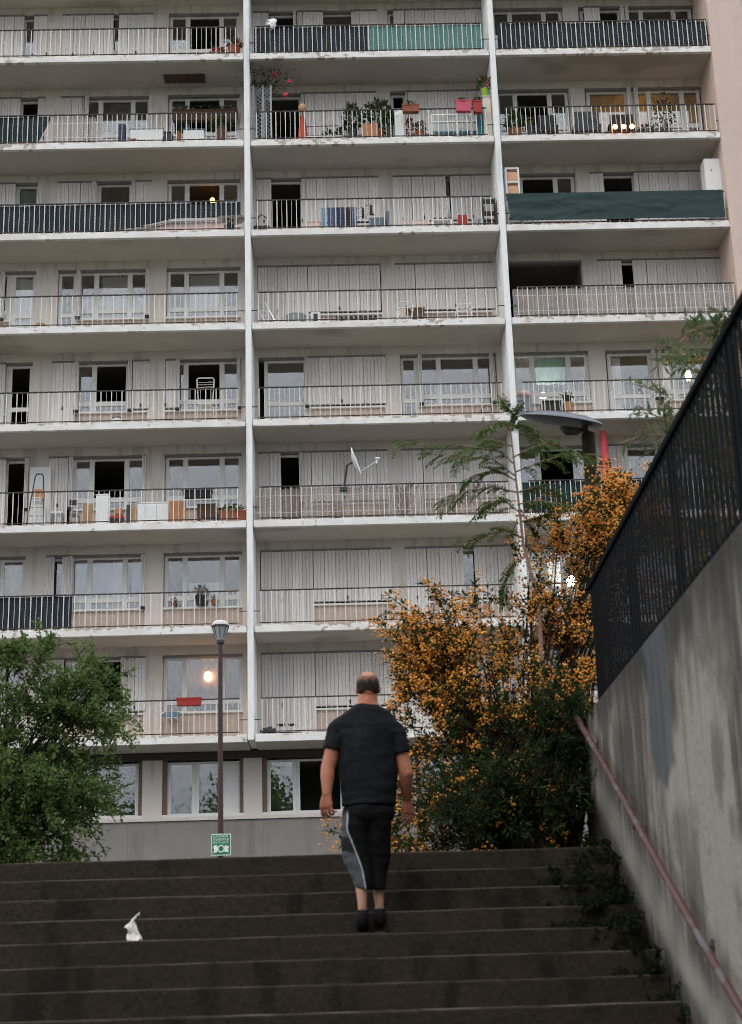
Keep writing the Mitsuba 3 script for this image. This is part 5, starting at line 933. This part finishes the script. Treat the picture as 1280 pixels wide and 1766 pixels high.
# ------------------------------------------------------------------ the man climbing the stairs
MY = 11.12; FX = .37                                    # his depth and the tread he stands on
S_ = lambda c, r, n=20: (m3.Manifold.sphere(1.0, n).scale(r if isinstance(r, tuple) else (r, r, r))).translate(tuple(c))
def chain(*js): return sum((m3.Manifold.batch_hull([S_(*js[i]), S_(*js[i + 1])]) for i in range(1, len(js) - 1)), m3.Manifold.batch_hull([S_(*js[0]), S_(*js[1])]))
def soft(m, l, it=8, disp=0.0, fq=9.0):
    t = man(m.refine_to_length(l)); t.merge_vertices(); trimesh.smoothing.filter_taubin(t, iterations=it)
    if disp: v = np.array(t.vertices); q = meshkit.noise(v * [fq * .8, fq * .8, fq * 2.6] + 5); t.vertices = v + t.vertex_normals * ((meshkit.fbm(v * [fq, fq, fq * .55], 3) - .5) * disp + (np.abs(q - .5) - .22) * disp * .5)[:, None]
    return t
def hand(wr, s): return hand0((0, 0, 0), s).scale((1.3, 1.2, 1.15)).rotate((0, 0, -s * 50)).translate(tuple(wr))
def hand0(wr, s):                                         # wr: wrist centre; s: +1 right hand, -1 left hand; hangs down, palm towards the thigh
    wr = np.array(wr); k_ = wr + [-.004 * s, .012, -.085]; m = m3.Manifold.batch_hull([S_(wr, (.020, .027, .02)), S_(k_ + [0, -.034, .012], .013), S_(k_ + [0, .034, .012], .013), S_(wr + [0, .012, -.03], (.017, .034, .02))])
    for f, (dy, L, cu) in enumerate(((.034, .070, .55), (.012, .080, .65), (-.012, .074, .75), (-.033, .058, .85))):
        p = k_ + [0, dy, .008]; a = .18
        for seg, q in enumerate((.45, .30, .25)):
            nx = p + np.array([-s * math.sin(a) * L * q, dy * .12, -math.cos(a) * L * q]); m += m3.Manifold.batch_hull([S_(p, .0098 - .0009 * seg, 10), S_(nx, .0092 - .0010 * seg, 10)]); p = nx; a += cu
    p = wr + [-.006 * s, .024, -.03]; th = [p, p + [-.012 * s, .026, -.028], p + [-.020 * s, .030, -.058], p + [-.026 * s, .026, -.080]]
    for i in range(3): m += m3.Manifold.batch_hull([S_(th[i], .0125 - .0015 * i, 10), S_(th[i + 1], .0112 - .0015 * i, 10)])
    return m
def skin_c(p, n, uv):
    c = mix((.43, .175, .105), (.31, .115, .068), fbm(p.x * 12, p.y * 12, p.z * 7, 3))
    neck = smoothstep(1.97, 2.0, p.z) * smoothstep(2.07, 2.03, p.z); legs = smoothstep(.8, .7, p.z)
    return mix(mix(c, (.38, .13, .08), neck * .6), (.44, .26, .19), legs * .8)
tex('mat_skin', skin_c, .5, .35)
PERSON = thing('person', 'heavyset balding man in black t-shirt and cropped black trousers climbing the stairs', 'person')
hx, hz = .222, 2.085
head = S_((hx, MY, hz + .012), (.079, .097, .108), 32) + m3.Manifold.batch_hull([S_((hx, MY + .018, hz - .02), (.070, .080, .075)), S_((hx, MY + .058, hz - .088), (.036, .036, .028))]) + S_((hx, MY - .03, hz - .02), (.070, .065, .075))
head += m3.Manifold.batch_hull([S_((hx, MY + .098, hz + .018), .010, 10), S_((hx, MY + .118, hz - .032), .014, 10)])          # nose
for s in (-1, 1): head += S_((hx + s * .080, MY - .004, hz - .012), (.011, .024, .034), 12); head -= S_((hx + s * .032, MY + .104, hz + .016), (.017, .014, .011), 10); head += S_((hx + s * .032, MY + .084, hz + .016), (.013, .013, .012), 10)
head += m3.Manifold.batch_hull([S_((hx - .022, MY + .092, hz - .066), .007, 8), S_((hx + .022, MY + .092, hz - .066), .007, 8)])
body = head + chain(((hx, MY - .012, 2.055), (.066, .066, .04)), ((.212, MY - .02, 1.975), (.075, .07, .04)), ((.21, MY - .01, 1.85), (.15, .09, .06)), ((.208, MY, 1.50), (.16, .12, .10)), ((.205, MY + .01, 1.27), (.13, .09, .04)))
shL, elL, wrL = (-.005, MY, 1.775), (-.080, MY - .02, 1.510), (-.088, MY - .06, 1.335)
shR, elR, wrR = (.410, MY, 1.745), (.474, MY - .02, 1.465), (.474, MY + .11, 1.295)
for a, b, c in ((shL, elL, wrL), (shR, elR, wrR)): body += chain((a, .060), (b, (.050, .050, .048)), ((np.array(b) * .72 + np.array(c) * .28), (.050, .050, .05)), (c, (.032, .034, .030)))
body += hand(wrL, -1) + hand(wrR, 1)
ftL, ftR = (.138, MY - .06, FX), (.258, MY + .05, FX + .01)
for (x, y, z), kx in ((ftL, .132), (ftR, .250)): body += chain(((kx, y + .06, .86), .058), ((kx + (x - kx) * .5, y + .02, .70), (.042, .050, .06)), ((x, y, z + .20), (.030, .036, .04)), ((x, y + .02, z + .08), (.034, .045, .03)))
obj('body', soft(body, .011, 6), 'mat_skin', PERSON, smooth=True)
# short dark hair round the bald crown
hair = S_((hx, MY - .006, hz + .018), (.0835, .100, .108), 40) + S_((hx, MY - .035, hz - .012), (.074, .067, .07), 24)
hair -= m3.Manifold.batch_hull([S_((hx, MY - .045, hz + .128), (.055, .072, .074)), S_((hx, MY + .10, hz + .10), (.07, .08, .09))]); hair -= m3.Manifold.cube((.4, .2, .4)).translate((hx - .2, MY + .035, hz - .25)); hair -= m3.Manifold.cube((.4, .4, .2)).translate((hx - .2, MY - .2, hz - .262)); hair -= S_((hx, MY - .10, hz - .085), (.052, .05, .055), 20)
for s in (-1, 1): hair -= S_((hx + s * .088, MY + .006, hz - .020), (.020, .030, .036), 14)
def hair_c(p, n, uv): return mix((.022, .015, .012), (.085, .06, .048), smoothstep(.4, .8, noise(p.x * 220, p.y * 220, p.z * 60)) * smoothstep(2.10, 2.19, p.z)) * (1 - smoothstep(2.12, 2.19, p.z + .03 * noise(p.x * 90, p.y * 90, 1.))) + mi.Color3f(.22, .115, .08) * smoothstep(2.12, 2.19, p.z + .03 * noise(p.x * 90, p.y * 90, 1.))
tex('mat_hair', hair_c, .8, .2, (lambda p, n, uv: noise(p.x * 260, p.y * 260, p.z * 50), .004))
obj('hair', soft(hair, .010, 3, .006, 60), 'mat_hair', PERSON, smooth=True)
def shirt_c(p, n, uv): return mix((.0075, .0085, .011), (.014, .016, .020), fbm(p.x * 7, p.y * 7, p.z * 4, 3))
FOLD = (lambda p, n, uv: fbm(p.x * 11 + 3 * noise(p.z * 5, 0., 0.), p.y * 9, p.z * 14, 3), .013)
tex('mat_shirt', shirt_c, .9, .1, FOLD)
torso = chain(((.212, MY - .022, 1.965), (.078, .070, .022)), ((.210, MY - .012, 1.87), (.150, .110, .05)), ((.208, MY - .005, 1.74), (.210, .145, .09)), ((.206, MY + .02, 1.50), (.216, .175, .12)), ((.203, MY + .02, 1.36), (.204, .170, .10)), ((.198, MY + .01, 1.235), (.192, .150, .05)))
def sleeve(sh, el, t):
    sh, el = np.array(sh), np.array(el); e = sh + (el - sh) * t; d = (el - sh) / np.linalg.norm(el - sh)
    return m3.Manifold.batch_hull([S_(sh, .082), S_(e + d * .05, (.072, .076, .06))]).trim_by_plane(tuple(-d), float(-(d @ e))) + m3.Manifold.batch_hull([S_((.212, MY - .02, 1.95), (.07, .06, .02)), S_(sh + [0, 0, .0], .078)])
for s, sh in ((-1, shL), (1, shR)): torso += m3.Manifold.batch_hull([S_((.212, MY - .02, 1.958), (.078, .068, .022)), S_((.208 + s * .12, MY - .01, 1.872), (.07, .085, .05)), S_(np.array(sh) + [0, 0, .004], .081), S_((.208 + s * .04, MY - .01, 1.72), (.14, .135, .05))])
torso = torso.trim_by_plane((0, 0, 1), 1.245) + sleeve(shL, elL, .50) + sleeve(shR, elR, .50)
obj('shirt', soft(torso, .015, 22, .030, 7), 'mat_shirt', PERSON, smooth=True)
def trouser_c(p, n, uv):
    edge = .044 + .11 * smoothstep(1.12, .72, p.z) + .012 * noise(p.z * 12, 1., 1.)
    side = smoothstep(.004, -.004, p.x - edge) * smoothstep(1.22, 1.18, p.z); line = smoothstep(.007, .004, dr.abs(p.x - edge)) * smoothstep(1.22, 1.18, p.z)
    band = smoothstep(.012, .006, dr.abs(p.z - .985 + (p.x - .03) * .3) - .04)
    g = mix(mix((.055, .062, .072), (.08, .088, .10), noise(p.x * 40, p.y * 40, p.z * 20)), (.02, .02, .022), band)
    return mix(mix((.007, .007, .0075), g, side), (.30, .33, .37), line)
tex('mat_trousers', trouser_c, .9, .1, FOLD)
tr = S_((.200, MY + .01, 1.20), (.186, .145, .12), 28)
tr += chain(((.110, MY + .01, 1.15), (.104, .118, .09)), ((.112, MY + .02, .92), (.104, .112, .10)), ((.142, MY - .02, .775), (.072, .082, .05)), ((.152, MY - .03, .675), (.058, .070, .03)))
tr += chain(((.262, MY + .01, 1.15), (.096, .120, .09)), ((.246, MY + .07, .92), (.104, .112, .10)), ((.244, MY + .06, .775), (.068, .080, .05)), ((.246, MY + .05, .675), (.058, .070, .03)))
obj('trousers', soft(tr.trim_by_plane((0, 0, 1), .682), .014, 5, .030, 8), 'mat_trousers', PERSON, smooth=True)
plain('mat_shoe', (.009, .009, .011), .9, .1); plain('mat_shoe_trim', (.018, .021, .032), .9, .1)
for x, y, z in (ftL, ftR):
    sh = chain(((x, y - .032, z + .105), (.043, .042, .06)), ((x, y + .06, z + .09), (.045, .06, .055)), ((x + (x - .19) * .12, y + .17, z + .045), (.047, .05, .03))).trim_by_plane((0, 0, 1), z + .012)
    s_ = obj('shoe', soft(sh, .012, 4), 'mat_shoe', PERSON, smooth=True)
    so = m3.Manifold.batch_hull([m3.Manifold.cylinder(.014, .047, .047, 20).translate((x, y - .038, z + .002)), m3.Manifold.cylinder(.014, .053, .053, 20).translate((x + (x - .19) * .12, y + .17, z + .002))]); obj('sole', man(so), 'mat_black', s_)
    obj('collar', man(m3.Manifold.batch_hull([S_((x, y + .005, z + .16), (.044, .050, .014))])), 'mat_shoe_trim', s_, smooth=True)
